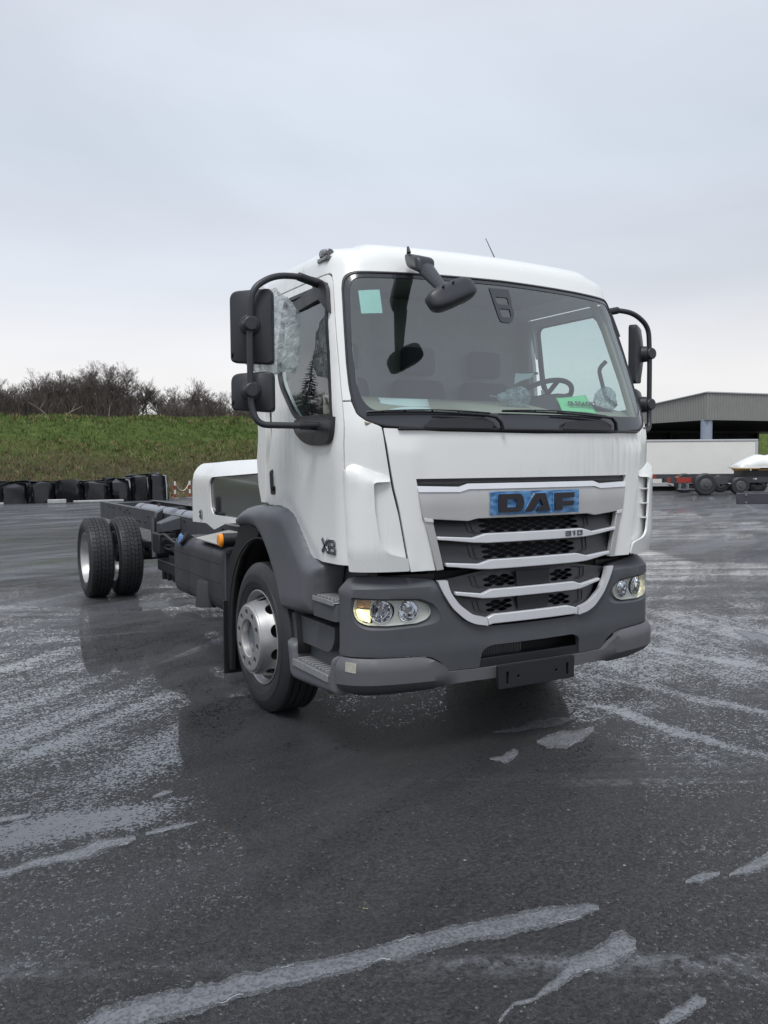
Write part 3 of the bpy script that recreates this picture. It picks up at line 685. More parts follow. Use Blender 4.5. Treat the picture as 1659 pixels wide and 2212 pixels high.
def corr(name, p0, p1, zt0, zt1, zb_, n, depth=.06):
    g = MB(); d = (p1-p0); nrm = Vector((d.y, -d.x, 0)).normalized(); vs = []
    for i in range(n*4+1):
        t = i/(n*4); q = p0+d*t+nrm*(depth if (i % 4) in (1, 2) else 0); zt = zt0+(zt1-zt0)*t
        vs += [(q.x, q.y, zb_), (q.x, q.y, zt)]
    g.add(vs, [(2*i, 2*i+2, 2*i+3, 2*i+1) for i in range(n*4)])
    return bput(g.build(name, CORR, None, smooth=False, fix=False, solid=.03))
corr('front_fascia', BP(0, 0, 0), BP(LX, 0, 0), zr, zr, zb, 150)
corr('end_fascia', BP(0, 0, 0), BP(0, LY, 0), zr, zr-.088*LY, zb, 88)
g = MB(); g.hexa([BP(-.1, -.12, zr), BP(LX, -.12, zr), BP(LX, .25, zr), BP(-.1, .25, zr), BP(-.1, -.12, zr+.09), BP(LX, -.12, zr+.09), BP(LX, .25, zr+.07), BP(-.1, .25, zr+.07)]); bput(g.build('ridge_cap', CAP, None))
g = MB(); g.hexa([BP(-.14, 0.26, zr-.02), BP(.1, 0.26, zr-.02), BP(.1, LY, zr-.088*LY), BP(-.14, LY, zr-.088*LY), BP(-.14, 0.26, zr+.06), BP(.1, 0.26, zr+.06), BP(.1, LY, zr-.088*LY+.08), BP(-.14, LY, zr-.088*LY+.08)]); bput(g.build('verge_cap', CAP, None))
g = MB(); g.add([BP(.1, .1, zr-.01), BP(LX, .1, zr-.01), BP(LX, LY, zr-.088*LY), BP(.1, LY, zr-.088*LY)], [(0, 1, 2, 3)]); bput(g.build('roof', CORR, None, solid=.08))
g = MB(); g.hexa([BP(.2, .15, zb+.1), BP(LX, .15, zb+.1), BP(LX, LY, zb+.1), BP(.2, LY, zb+.1), BP(.2, .15, zb+.16), BP(LX, .15, zb+.16), BP(LX, LY, zb+.16), BP(.2, LY, zb+.16)]); bput(g.build('soffit', DARKW, None))
for a, b, r in ((.45, .5, .46), (22, .5, .46), (43, .5, .46), (.45, 13, .42), (.45, 25, .42)):
    g = MB(); p = BP(a, b, 0); g.cyl((p.x, p.y, 0), (p.x, p.y, zb+.1), r, 28); bput(g.build('column', COLM, None))
# rear and side walls, partly open on the right so the bank shows through
g = MB(); g.hexa([BP(.0, LY-.1, 0), BP(33.0, LY-.1, 0), BP(33.0, LY, 0), BP(0, LY, 0), BP(0, LY-.1, zb), BP(33.0, LY-.1, zb), BP(33.0, LY, zb), BP(0, LY, zb)]); bput(g.build('rear_wall', DARKW, None))
g = MB(); g.hexa([BP(-14, LY+2.1, 0), BP(.0, LY+2.1, 0), BP(.0, LY+2.2, 0), BP(-14, LY+2.2, 0), BP(-14, LY+2.1, zb-.6), BP(.0, LY+2.1, zb-.6), BP(0, LY+2.2, zb-.6), BP(-14, LY+2.2, zb-.6)]); bput(g.build('annex_wall', DARKW, None))
for a, b in ((13, LY-.4), (19, LY-.4), (32.6, LY-.4)):
    g = MB(); p = BP(a, b, 0); g.box((p.x-.18, p.y-.18, 0), (p.x+.18, p.y+.18, zb)); bput(g.build('steel_post', mat('dark_blue_steel', (.018, .022, .032), .5), None))
for a0, a1 in ((19, 24), (29, 25), (13, 16)):
    g = MB(); g.tube([BP(a0, LY-.5, zb-.2), BP(a1, LY-.5, .6)], .06, 6); bput(g.build('brace', MATS['dark_blue_steel'], None))
for z in (1.6, 3.2):
    g = MB(); g.hexa([BP(0.1, LY-.22, z), BP(32.9, LY-.22, z), BP(32.9, LY-.1, z), BP(0.1, LY-.1, z), BP(0.1, LY-.22, z+.12), BP(32.9, LY-.22, z+.12), BP(32.9, LY-.1, z+.12), BP(.1, LY-.1, z+.12)]); bput(g.build('wall_rail', MATS['dark_blue_steel'], None))

# ---- white box body standing low on the ground
def boxat(name, lat0, lat1, dep0, dep1, z0, z1, m, parent=None, bevel=.0):
    g = MB(); g.hexa([gp(lat0, dep0, z0), gp(lat1, dep0, z0), gp(lat1, dep1, z0), gp(lat0, dep1, z0), gp(lat0, dep0, z1), gp(lat1, dep0, z1), gp(lat1, dep1, z1), gp(lat0, dep1, z1)])
    o = g.build(name, m, None, bevel=bevel)
    if parent: o.parent = parent; o.matrix_parent_inverse = Matrix.Translation(parent.location).inverted()
    return o
WBOX = mat('cream_white_box', (.80, .79, .745), .55, var=.04, vscale=.7)
br_ = empty('box_body', tuple(gp(15, 44)), 0, 'long plain white truck box body standing low in front of the warehouse', 'box body')
boxat('side_wall', 8.5, 19.02, 43.95, 46.3, .38, 2.50, WBOX, br_, .02)
boxat('top_rail', 8.5, 19.04, 43.92, 46.3, 2.503, 2.60, mat('pale_grey_rail', (.50, .51, .52), .45), br_, .015)
boxat('corner_post', 18.90, 19.05, 43.93, 44.05, .38, 2.50, MATS['pale_grey_rail'], br_)
boxat('lower_rail', 8.5, 19.0, 43.93, 46.2, .24, .375, MATS['pale_grey_rail'], br_)
boxat('underframe', 8.7, 18.9, 44.1, 46.0, .0, .235, PIT, br_)

# ---- bare chassis parked on the right
mat('dull_rim', (.10, .105, .11), .5, metal=.4)
def far_wheel(root, lat, dep, r=.47, wd=.3, dirx=None, rim=True):
    """wheel with its axle along the depth direction, seen from the side"""
    c = gp(lat, dep, r); ax = Vector((sin(YAW), cos(YAW), 0)); g = MB()
    g.tube([c-ax*wd*.5, c-ax*(wd*.5-.03), c+ax*(wd*.5-.03), c+ax*wd*.5], [r*.9, r, r, r*.9], 28, cap=True)
    o = g.build('tyre', SIDEW, None, ang=30); o.parent = root; o.matrix_parent_inverse = Matrix.Translation(root.location).inverted()
    if rim:
        g = MB(); g.tube([c-ax*(wd*.5+.004), c-ax*(wd*.5+.02)], [r*.56, r*.50], 24); g.tube([c-ax*(wd*.5+.02), c-ax*(wd*.5+.06)], [r*.22, r*.18], 16)
        q = g.build('rim', MATS['dull_rim'], None, ang=30); q.parent = root; q.matrix_parent_inverse = Matrix.Translation(root.location).inverted()
def child(o, root): o.parent = root; o.matrix_parent_inverse = Matrix.Translation(root.location).inverted(); return o
def lat_of(px, dep): return (px-829.5)/1862.46*dep
def pr(X, dep): return lat_of((2550+X*.2857)*.5486, dep)
def far_chassis(lab, dep, Xl, Xr, zt, zb_, wheels, reds, dw=.86):
    root = empty('parked_chassis', tuple(gp(pr(Xl, dep), dep)), 0, lab, 'truck chassis', 'bare truck chassis parked in front of the white box')
    l0, l1 = pr(Xl, dep), pr(Xr, dep)
    for q in (0, dw): boxat('chassis_rail', l0, l1, dep+q, dep+q+.07, zb_, zt, STEEL, root)
    for k in range(5):
        ll = l0+(l1-l0)*(k+.02)/5; boxat('crossmember', ll, ll+.08, dep+.07, dep+dw, zb_+.03, zt-.03, DSTEEL, root)
    for X, r, dd in wheels: far_wheel(root, pr(X, dep+dd), dep+dd, r)
    for X0, X1 in reds: boxat('red_marker_tape', pr(X0, dep), pr(X1, dep), dep-.012, dep-.004, zb_+.015, zt-.015, RED, root)
    g = MB(); rr = random.Random(int(dep))
    for X, r, dd in wheels:
        l = pr(X, dep+dd); g.cyl(gp(l, dep-.4, .46), gp(l, dep+1.3, .46), .07, 10)
        for k in range(5): p = gp(l+rr.uniform(-.7, .7), dep+rr.uniform(0, .5), rr.uniform(.35, .75)); q = gp(l+rr.uniform(-.7, .7), dep+rr.uniform(0, .5), rr.uniform(.3, .7)); g.tube([p, q], rr.uniform(.02, .05), 6)
    child(g.build('axle_and_suspension', DSTEEL, None), root)
    return root
farA = far_chassis('far bare chassis with red-taped rail end, nearest the white box', 42.0, 60, 1500, .87, .66, [(500, .45, -.35), (500, .45, .9), (1000, .42, -.2), (1330, .42, .8)], [(60, 118)])
farB = far_chassis('bare chassis with red tape carrying the white spoiler on a pallet', 38.6, 290, 2600, .80, .54, [(790, .48, -.35), (790, .48, .9), (1270, .40, -.3), (1500, .43, .4), (2350, .47, -.35)], [(275, 315), (400, 608)])
for nm, X0, X1, z0, z1, m in (('side_guard', 420, 650, .26, .29, TANKG), ('guard_post', 440, 452, .28, .52, TANKG), ('guard_post', 548, 560, .26, .52, TANKG), ('guard_post', 655, 700, .62, .78, STEEL), ('amber_side_lamp', 810, 834, .62, .68, AMBER), ('amber_side_lamp', 405, 420, .795, .83, AMBER), ('valve_box', 890, 1100, .50, .80, STEEL), ('white_fitting', 1105, 1140, .50, .53, mat('white_fitting', (.6, .6, .6), .4)), ('battery_tray', 1420, 1640, .36, .42, DSTEEL), ('white_fitting', 1470, 1495, .68, .74, MATS['white_fitting'])):
    boxat(nm, pr(X0, 38.3), pr(X1, 38.3), 38.2, 38.42 if 'lamp' not in nm else 38.58, z0, z1, m, farB, .004)
# pallet with spoiler
pl_ = empty('pallet', tuple(gp(pr(1400, 38.5), 38.6, .8)), 0, 'wooden pallet lying across the far bare chassis on the right, under the white spoiler', 'pallet')
for k in range(4): boxat('board', pr(1212+k*22, 38.5), pr(1530+k*40, 38.5) if k < 3 else pr(2300, 38.5), 38.4+k*.32, 38.62+k*.32, 1.15, 1.19, WOOD, pl_)
for X in (1290, 1560, 1900): boxat('bearer', pr(X, 38.5), pr(X+150, 38.5), 38.7, 39.5, 1.07, 1.148, WOOD, pl_)
boxat('cross_beam', pr(1300, 38.6), pr(2400, 38.6), 38.62, 39.5, .81, 1.068, DSTEEL, farB)
so_ = empty('roof_spoiler', tuple(gp(pr(1500, 38.8), 38.8, 1.19)), 0, 'white dome-shaped roof spoiler lying on the wooden pallet at the right edge of the photo', 'roof spoiler')
g = MB()
def dome(a, b):
    l0, l1 = pr(1235, 38.8), pr(2200, 38.8); x_ = a; prof_ = min(1, (x_/.30))**.55 if x_ < .3 else 1
    h = .60*prof_*(sin(pi*min(max(b, .0), 1)))**.35 - .10*max(0, math.exp(-((x_-.42)/.05)**2))*.4
    return gp(l0+(l1-l0)*x_, 38.45+1.3*b, 1.195+max(0, h)*1.0)
g.grid(dome, 48, 18); child(g.build('shell', PAINT, None, solid=.015), so_)
boxat('shell_rim', pr(1225, 38.8), pr(2200, 38.8), 38.40, 39.82, 1.192, 1.225, PAINT, so_, .01)
# nearer chassis whose rail end shows at the right edge, with a dangling wire
dn = 19.8
nr = empty('parked_chassis', tuple(gp(9.5, dn)), 0, 'nearest dark chassis on the right, only its rail end with a hanging wire in view', 'truck chassis')
l0 = lat_of(1592.6, dn)
for q in (0, .86): 
    g = MB(); e0, e1 = gp(l0+q*.62, dn+q), gp(l0+7.5, dn-1.0+q); dd_ = (e1-e0).normalized(); nn = Vector((-dd_.y, dd_.x, 0))*.07
    g.hexa([e0+Vector((0, 0, .56)), e1+Vector((0, 0, .56)), e1+nn+Vector((0, 0, .56)), e0+nn+Vector((0, 0, .56)), e0+Vector((0, 0, .815)), e1+Vector((0, 0, .815)), e1+nn+Vector((0, 0, .815)), e0+nn+Vector((0, 0, .815))]); child(g.build('chassis_rail', STEEL, None, bevel=.01), nr)
g = MB(); g.cyl(gp(l0+.20, dn-.045, .775), gp(l0+.20, dn-.01, .775), .022, 10); g.cyl(gp(l0+.20, dn-.045, .60), gp(l0+.20, dn-.01, .60), .022, 10); child(g.build('rail_bolt', TANKG, None), nr)
g = MB(); g.tube([gp(l0+1.02, dn-.1, .57), gp(l0+1.08, dn-.12, .42), gp(l0+1.12, dn-.12, .28), gp(l0+1.06, dn-.12, .16)], .008, 5); child(g.build('hanging_wire', PIT, None), nr)
far_wheel(nr, l0+3.2, dn-.9, .48); far_wheel(nr, l0+3.2, dn+.6, .48)
boxat('crossmember', l0+.5, l0+.6, dn, dn+.86, .60, .78, DSTEEL, nr)
g = MB(); g.cyl(gp(l0+3.2, dn-.9, .48), gp(l0+3.2, dn+.6, .48), .08, 12); child(g.build('axle', DSTEEL, None), nr)
# pylon-like aerial far behind the warehouse
g = MB(); p = gp(19.6, 140, 0); 
for dx in (-1.0, 1.0): g.tube([p, p+Vector((0, 0, 8.0)), p+Vector((dx, dx*.3, 11.6))], .09, 5)
tag(g.build('aerial_mast', mat('faint_steel', (.4, .41, .42), .6)), 'thin forked mast far behind the warehouse roof on the right', 'mast')

# ---- slush and ice patches on the asphalt
def ice_mat():
    m = bpy.data.materials.new('grey_slush'); m.use_nodes = True; t = m.node_tree; b = t.nodes['Principled BSDF']; Ln = t.links.new
    tcn = t.nodes.new('ShaderNodeTexCoord'); n = t.nodes.new('ShaderNodeTexNoise'); n.inputs['Scale'].default_value = 15; n.inputs['Detail'].default_value = 8; n.inputs['Roughness'].default_value = .7; Ln(tcn.outputs['Object'], n.inputs['Vector'])
    r = t.nodes.new('ShaderNodeValToRGB'); Ln(n.outputs['Fac'], r.inputs[0]); e = r.color_ramp.elements; e[0].position = .30; e[0].color = (.16, .168, .185, 1); e[1].position = .72; e[1].color = (.25, .263, .285, 1)
    Ln(r.outputs[0], b.inputs['Base Color']); b.inputs['Roughness'].default_value = .34
    bn = t.nodes.new('ShaderNodeBump'); bn.inputs['Strength'].default_value = .7; bn.inputs['Distance'].default_value = .006; Ln(n.outputs['Fac'], bn.inputs['Height']); Ln(bn.outputs[0], b.inputs['Normal'])
    # thin, broken film: lets the asphalt show through
    tr = t.nodes.new('ShaderNodeBsdfTransparent'); ms = t.nodes.new('ShaderNodeMixShader'); n2 = t.nodes.new('ShaderNodeTexNoise'); n2.inputs['Scale'].default_value = 85; n2.inputs['Detail'].default_value = 6; Ln(tcn.outputs['Object'], n2.inputs['Vector'])
    rr_ = t.nodes.new('ShaderNodeMapRange'); Ln(n2.outputs['Fac'], rr_.inputs[0]); rr_.inputs[1].default_value = .38; rr_.inputs[2].default_value = .56; rr_.inputs[3].default_value = .45; rr_.inputs[4].default_value = .80
    o = [x for x in t.nodes if x.type == 'OUTPUT_MATERIAL'][0]; Ln(rr_.outputs[0], ms.inputs[0]); Ln(tr.outputs[0], ms.inputs[1]); Ln(b.outputs[0], ms.inputs[2]); Ln(ms.outputs[0], o.inputs[0])
    return m
ICE = ice_mat()
def gpx(x, y):
    d = Fv+Rv*((x-829.5)/1862.46)-Uv*((y-1106)/1862.46); t = -CAM.z/d.z; return Vector((CAM.x+d.x*t, CAM.y+d.y*t))
ICER = mat('white_slush_edge', (.36, .375, .40), .38, bump=.5, bscale=90)
ICEB = film_mat('thin_broken_slush', .55, (.30, .315, .34), 70)
def ice(label, rows, seed, jag=.25, edge=True):
    """rows: (x, y_top, y_bottom) of the patch as seen in the photo, put down on the ground plane"""
    rr = random.Random(seed); A = [(gpx(x, y0), gpx(x, y1)) for x, y0, y1 in rows]; L_ = []; R_ = []; a = b = 0
    for i in range(len(A)-1):
        k = max(4, int(((A[i+1][0]+A[i+1][1])/2-(A[i][0]+A[i][1])/2).length/.010))
        for j in range(k):
            t = j/k; p, q_ = A[i][0].lerp(A[i+1][0], t), A[i][1].lerp(A[i+1][1], t); c = (p+q_)/2
            a = a*.78+rr.gauss(0, 1)*.42; b = b*.78+rr.gauss(0, 1)*.42
            L_.append(c+(p-c)*max(.1, 1+a*jag)); R_.append(c+(q_-c)*max(.1, 1+b*jag))
    n = len(L_); g = MB()
    def row(t, z, w_=0): return [(L_[i].lerp(R_[i], t).x+rr.gauss(0, w_), L_[i].lerp(R_[i], t).y+rr.gauss(0, w_), z) for i in range(n)]
    g.add(row(.10, .0022)+row(.28, .0034, .001)+row(.72, .0034, .001)+row(.90, .0022), [(k*n+i, k*n+i+1, (k+1)*n+i+1, (k+1)*n+i) for k in range(3) for i in range(n-1)])
    o = tag(g.build('slush_streak', ICE, None, fix=True, smooth=True), label, 'slush')
    g = MB(); g.add(row(-.14, .0014, .0015)+row(.12, .0020), [(i, i+1, n+i+1, n+i) for i in range(n-1)]); g.add(row(.88, .0020)+row(1.14, .0014, .0015), [(i, i+1, n+i+1, n+i) for i in range(n-1)])
    e = g.build('slush_fringe', ICEB, o, fix=True, smooth=True); e['kind'] = 'stuff'
    if edge:
        g = MB()
        for sd in (L_, R_):
            i = 0
            while i < n-3:
                k = rr.randint(3, 10)
                if rr.random() < .07:
                    P = [(sd[j].x, sd[j].y, .0028) for j in range(i, min(n, i+k))]
                    if len(P) > 2: g.tube(P, [rr.uniform(.0008, .0024) for _ in P], 5)
                i += k
        if g.v: e = g.build('slush_edge', ICER, o); e['kind'] = 'stuff'
    return o
ice('long grey slush streak curving across the foreground asphalt', [(130, 2235, 2290), (223, 2186, 2240), (300, 2166, 2218), (382, 2144, 2197), (450, 2126, 2178), (526, 2106, 2153), (600, 2094, 2134), (684, 2079, 2112), (793, 2055, 2084), (880, 2028, 2065), (1000, 2003, 2034), (1100, 1984, 2015), (1190, 1962, 1998), (1270, 1955, 1975), (1300, 1958, 1964)], 1, .22)
ice('short tapering slush streak to the right of and nearer than the long one', [(1078, 2203, 2212), (1110, 2165, 2175), (1150, 2156, 2165), (1195, 2115, 2142), (1240, 2068, 2112), (1290, 2050, 2095), (1345, 2022, 2070), (1382, 2036, 2048)], 2, .25)
ice('slush patch at the bottom right corner of the photo', [(1425, 2205, 2216), (1470, 2175, 2205), (1505, 2148, 2190), (1532, 2155, 2165)], 3, .3)
ice('faint slush streak at mid height on the right edge of the foreground', [(1480, 1902, 1908), (1515, 1888, 1906), (1560, 1882, 1890)], 4, .3, False)
ice('pale broken slush patch touching the right edge of the photo', [(1575, 1888, 1896), (1620, 1866, 1888), (1670, 1838, 1862)], 5, .35)
ice('long pale slush streak at the left edge of the foreground', [(-10, 1886, 1900), (80, 1858, 1872), (150, 1842, 1862), (220, 1815, 1838), (280, 1806, 1820), (298, 1808, 1811)], 6, .3)
ice('thin slush streak continuing the left one towards the truck', [(315, 1799, 1805), (370, 1783, 1793), (432, 1774, 1777)], 7, .5)
ice('small slush line above the long left streak', [(-10, 1769, 1777), (40, 1761, 1769), (72, 1757, 1760)], 8, .4)
ice('tiny slush spots right of the small left line', [(330, 1720, 1724), (355, 1709, 1719), (378, 1707, 1710)], 9, .4)
ice('flat white ice patch in front of the truck under its number plate holder', [(1160, 1600, 1606), (1185, 1590, 1614), (1220, 1583, 1613), (1255, 1578, 1600), (1285, 1570, 1577)], 10, .15)
ice('thin curved ice rim beyond the flat ice patch in front of the truck', [(1065, 1580, 1584), (1120, 1572, 1580), (1160, 1560, 1572), (1210, 1553, 1563), (1245, 1550, 1554)], 11, .3)
ice('small broken ice patch left of the flat one in front of the truck', [(1058, 1638, 1641), (1090, 1632, 1646), (1110, 1624, 1636), (1122, 1622, 1626)], 12, .4)
ice('slush streak at the right edge, level with the bumper', [(1585, 1360, 1364), (1620, 1366, 1380), (1670, 1374, 1394)], 13, .35)
ice('slush trace under the fuel tank beside the mudflap', [(300, 1302, 1312), (350, 1298, 1312), (425, 1292, 1302)], 14, .5, False)

# ================================================================== TRUCK
CAMPT = CAM
truck = empty('truck', (0, 0, 0), 0, 'white cab-over truck with bare dark chassis and lit headlights standing on the wet asphalt', 'truck')
T = truck
LC, LY, LU = .26, .17, .36
W_ = smooth_tab([(0, 1.10), (1.9, 1.10), (2.3, 1.07), (2.58, 1.03), (2.70, 1.01)])
R_ = smooth_tab([(1.74, 0), (1.78, .004), (2.62, .30), (2.70, .335)])
ARC = lambda v: min(1, max(0, (v-2.70)/.30))*pi/2
ZV = lambda v: v if v <= 2.70 else 2.70+.135*sin(ARC(v))
WT = lambda v: W_(min(v, 2.7))-.22*(1-cos(ARC(v)))
RK = lambda v: R_(v) if v <= 2.70 else R_(2.70)+.30*(1-cos(ARC(v)))+.04*sin(ARC(v))
WB = lambda z: 1.12
ZERO = lambda z: 0.0
def corner(z, Wf, Rf):
    W = Wf(z); x0 = W-LC; f0 = .125*x0*x0-.01; m = .25*x0; p1y = f0+m*LC
    return W, x0, f0, p1y, p1y+LY, Rf(z)
def raw(u, v, Wf, Rf):
    W, x0, f0, p1y, p2y, r = corner(v, Wf, Rf); a = abs(u); s = 1 if u >= 0 else -1; z = ZV(v)
    if a <= x0: return Vector((u, .125*u*u-.01+r, z))
    if a <= x0+LU:
        t = (a-x0)/LU
        return Vector((s*((1-t)**2*x0+2*t*(1-t)*W+t*t*W), (1-t)**2*f0+2*t*(1-t)*p1y+t*t*p2y+r, z))
    return Vector((s*W, p2y+r+(a-x0-LU), z))
def mapper(Wf, Rf):
    def mp(u, z, off=0):
        p = raw(u, z, Wf, Rf)
        if off:
            e = 1e-3; d1 = raw(u+e, z, Wf, Rf)-raw(u-e, z, Wf, Rf); d2 = raw(u, z+e, Wf, Rf)-raw(u, z-e, Wf, Rf)
            p = p+d1.cross(d2).normalized()*off
        return p
    return mp
CM = mapper(WT, RK)      # cab skin
BM = mapper(WB, ZERO)    # bumper skin
def ux(x, W=1.10):      # u of a point on the corner whose x is known
    x0 = W-LC
    if abs(x) <= x0: return x
    s = (abs(x)-x0)/LC; t = 1-sqrt(max(0, 1-s)); return (x0+LU*t)*(1 if x > 0 else -1)
def uy(y, z):           # u of a point on the flat side whose y is known
    W, x0, f0, p1y, p2y, r = corner(z, WT, RK); return x0+LU+y-(p2y+r)
def UX(pts, W=1.10): return [(ux(p[0], W),)+tuple(p[1:]) for p in pts]
def side(pts): return [(uy(p[0], p[1]),)+tuple(p[1:]) for p in pts]
def both(fn):
    for s in (-1, 1): fn(s)
def sg(pts, s): return pts if s > 0 else mirror(pts)
# ---- cab shell in one pressing: roof, header, pillars, cant rails, rear corners
SEAM = [(1.040, 1.078), (1.080, 1.080), (1.552, 1.107), (1.70, 1.111), (1.922, 1.088), (2.352, 1.053), (2.60, 1.031), (2.70, 1.02)]
def su(z): return interp(SEAM, z)
WSH = [(.899, 1.780, .03), (.969, 1.812, 0), (1.014, 1.850, .02), (1.033, 1.966, .05), (1.024, 2.119, 0), (.978, 2.544, 0), (.961, 2.606, .03), (.905, 2.638, .03), (.605, 2.647, 0), (0, 2.653, 0)]
ws_out = round_poly([(0, 1.753, 0), (.6, 1.760, 0)]+WSH+[(-p[0],)+tuple(p[1:]) for p in reversed(WSH[:-1])]+[(-.6, 1.760, 0)], 0, 5)
G = .0035
DOORR = 1.30
DTOP = 2.635
def shell():
    ws = [p for p in ws_out]
    wr = sorted([p for p in ws if p[0] > .9 and p[1] > 1.925 and p[1] < 2.60], key=lambda p: p[1])
    wt = sorted([p for p in ws if p[1] >= 2.60 and p[0] > 0], key=lambda p: -p[0])
    inner = [(1.0305, 1.9215)]+wr+wt+[(0, 2.653)]
    zt = 2.995
    outer = [(su(1.9215)-G, 1.9215)] + [(su(z)-G, z) for z in (2.1, 2.352, 2.5, 2.6)] + [(su(2.62)-G+.005, DTOP+G-.01), (su(2.63)+.02, DTOP+G)] + [(uy(DOORR+G, z), z) for z in (DTOP+G, 2.4, 2.2, 1.9, 1.6, 1.345)]
    outer += [(uy(y, z), z) for y, z in ((1.385, 1.345), (1.43, 1.45), (1.455, 1.62), (1.455, 2.0), (1.455, 2.4), (1.455, 2.7), (1.45, 2.80), (1.43, 2.9), (1.40, zt))]
    right = inner[::-1]+outer            # centre top of glass -> pillar foot -> round the door -> roof edge
    left = [(-p[0], p[1]) for p in reversed(right)]
    poly = right+left
    def off(a, b):
        a = abs(a); return .020*max(0, min(1, (b-2.74)/.05))*max(0, min(1, (.80-a)/.07)) + .006*max(0, min(1, (b-2.74)/.05))*max(0, min(1, (a-.90)/.05))
    panel('cab_shell', poly, CM, .035, PAINT, T, off=off, grid=.045, bevel=.004)
    rim = [raw(u, 2.995, WT, RK)+Vector((0, 0, .0)) for u in [(-1+2*i/60)*uy(1.40, 2.995) for i in range(61)]]
    mb = MB(); c = Vector((0, .95, 2.855)); mb.add([*rim, c], [(i, (i+1) % 61, 61) for i in range(61)]); mb.build('roof_skin', PAINT, T)
shell()
def shell_piece(*a, **k): pass
mb = MB()
panel('x', [(-.97, 1.36), (.97, 1.36), (1.05, 1.6), (1.05, 2.2), (.985, 2.72), (.86, 2.825), (-.86, 2.825), (-.985, 2.72), (-1.05, 2.2), (-1.05, 1.6)], lambda a, b, o=0: Vector((a, 1.45+o, b)), .03, PAINT, mb=mb, grid=.3, outv=(0, 1, 0))
mb.build('cab_rear_wall', PAINT, T)

# ---- doors
def door(s):
    front = [(su(z)+G*.2, z, 0) for z in (1.055, 1.3, 1.552, 1.70, 1.922, 2.1, 2.352, 2.55)]
    yz = lambda *l: [(uy(p[0], p[1]), p[1], p[2]) for p in l]
    outer = round_poly(front+[(su(2.63)+.005, DTOP-G, .05)]+yz((DOORR-G, DTOP-G, .05), (DOORR-G, 1.335, .05), (1.0, 1.335, .09), (.848, 1.22, .02), (.70, 1.095, .05), (.62, 1.058, .03), (.45, 1.052, 0)), 0, 6)
    winu = round_poly([(1.198, 1.845, .01), (1.140, 2.194, 0), (1.105, 2.48, .02), (1.093, 2.575, .05)]+yz((1.115 if s < 0 else 1.24, 2.575, .06), (1.12 if s < 0 else 1.245, 2.3, 0), (1.105 if s < 0 else 1.23, 2.10, .13), (.80, 1.845, .08)), 0, 6)
    triu = round_poly([(1.160, 1.838, 0)]+yz((.80, 1.842, .02), (.76, 1.77, .03), (.66, 1.715, .05), (.54, 1.69, .05))+[(1.205, 1.695, .06)], 0, 5)
    # shallow outward swell along the shoulder, and a pressed line above the arch
    def sw(a, b):
        y = a-uy(0, b)
        return .008*math.exp(-((b-1.62)/.20)**2) - .012*max(0, min(1, (y-(.50+(b-1.06)*1.25))/.06))*max(0, min(1, (1.42-b-.16*(y-.9))/.05))*(1 if b < 1.6 else 0)
    d = panel('door', sg(outer, s), CM, .045, PAINT, T, holes=[sg(winu, s)], off=(lambda a, b: sw(abs(a), b)), grid=.045)
    cen_ = (sum(p[0] for p in winu)/len(winu), sum(p[1] for p in winu)/len(winu))
    fru = [(cen_[0]+(p[0]-cen_[0])*1.035, cen_[1]+(p[1]-cen_[1])*1.03) for p in winu]
    innu = [(cen_[0]+(p[0]-cen_[0])*.955, cen_[1]+(p[1]-cen_[1])*.965) for p in winu]
    panel('window_seal', sg(fru, s), CM, .02, BLACK, d, holes=[sg(innu, s)], off=.006, grid=.06)
    panel('window_pane', sg(fru, s), CM, 0, SIDEG, d, off=-.004, grid=.08, bevel=0)
    panel('mirror_foot_cover', sg(triu, s), CM, .05, BLACK, d, off=(lambda a, b: .035 if b < 1.80 else .02), grid=.03, bevel=.012, seg=3)
    # upper corner cover of the mirror arm
    covu = round_poly([(1.075, 2.40, .01), (1.062, 2.55, .02), (1.085, 2.592, .02), (1.22, 2.592, .02), (1.20, 2.55, .02), (1.12, 2.46, .02)], 0, 4)
    panel('mirror_top_cover', sg(covu, s), CM, .05, BLACK, d, off=.03, grid=.04, bevel=.01)
    # handle
    hz0, hz1, hy0, hy1 = 1.40, 1.585, 1.13, 1.215
    hp = round_poly([(uy(hy0, hz0), hz0, .02), (uy(hy1, hz0), hz0, .02), (uy(hy1+.005, hz1-.03), hz1-.04, .02), (uy(hy1-.03, hz1), hz1, .02), (uy(hy0, hz1-.02), hz1-.02, .02)], .02, 4)
    panel('handle_recess', sg(hp, s), CM, .03, BLACK, d, off=.004, grid=.04, bevel=.004)
    hb = MB(); X = s*(1.10+.018)
    hb.tube(round_path([(s*1.10, 1.155, 1.43), (X, 1.155, 1.44), (X, 1.165, 1.54), (s*1.10, 1.165, 1.55)], .02, 4), .011, 8)
    hb.build('door_handle', BLACK, d)
    # model badge on the front lower corner
    bz = 1.143; X = s*1.101
    def stroke(mb, p, q, w, y0):
        # p,q in (right, up) badge plane; drawn on the side plane as seen from outside
        p, q = Vector(p), Vector(q); dd = (q-p).normalized(); n = Vector((-dd.y, dd.x))*w/2
        v = [p+n, p-n, q-n, q+n]; vs = []
        for o in (0, .008):
            for k in v: vs.append((X+s*o, y0-k.x if s < 0 else y0+k.x, bz+k.y))
        mb.hexa(vs)
    y0 = .46 if s < 0 else .30
    bx = MB(); stroke(bx, (.0, .038), (.075, -.034), .02, y0); stroke(bx, (.0, -.034), (.075, .038), .02, y0)
    bx.build('badge_letter', BADGE, d, bevel=.002)
    bx = MB()
    for a in (((.088, -.036), (.088, .038)), ((.082, .032), (.150, .032)), ((.082, .0), (.150, .0)), ((.082, -.032), (.158, -.032)), ((.152, .006), (.152, .032)), ((.158, -.036), (.158, .0))): stroke(bx, *a, .017, y0)
    bx.build('badge_letter', BADGE, d, bevel=.002)
both(door)

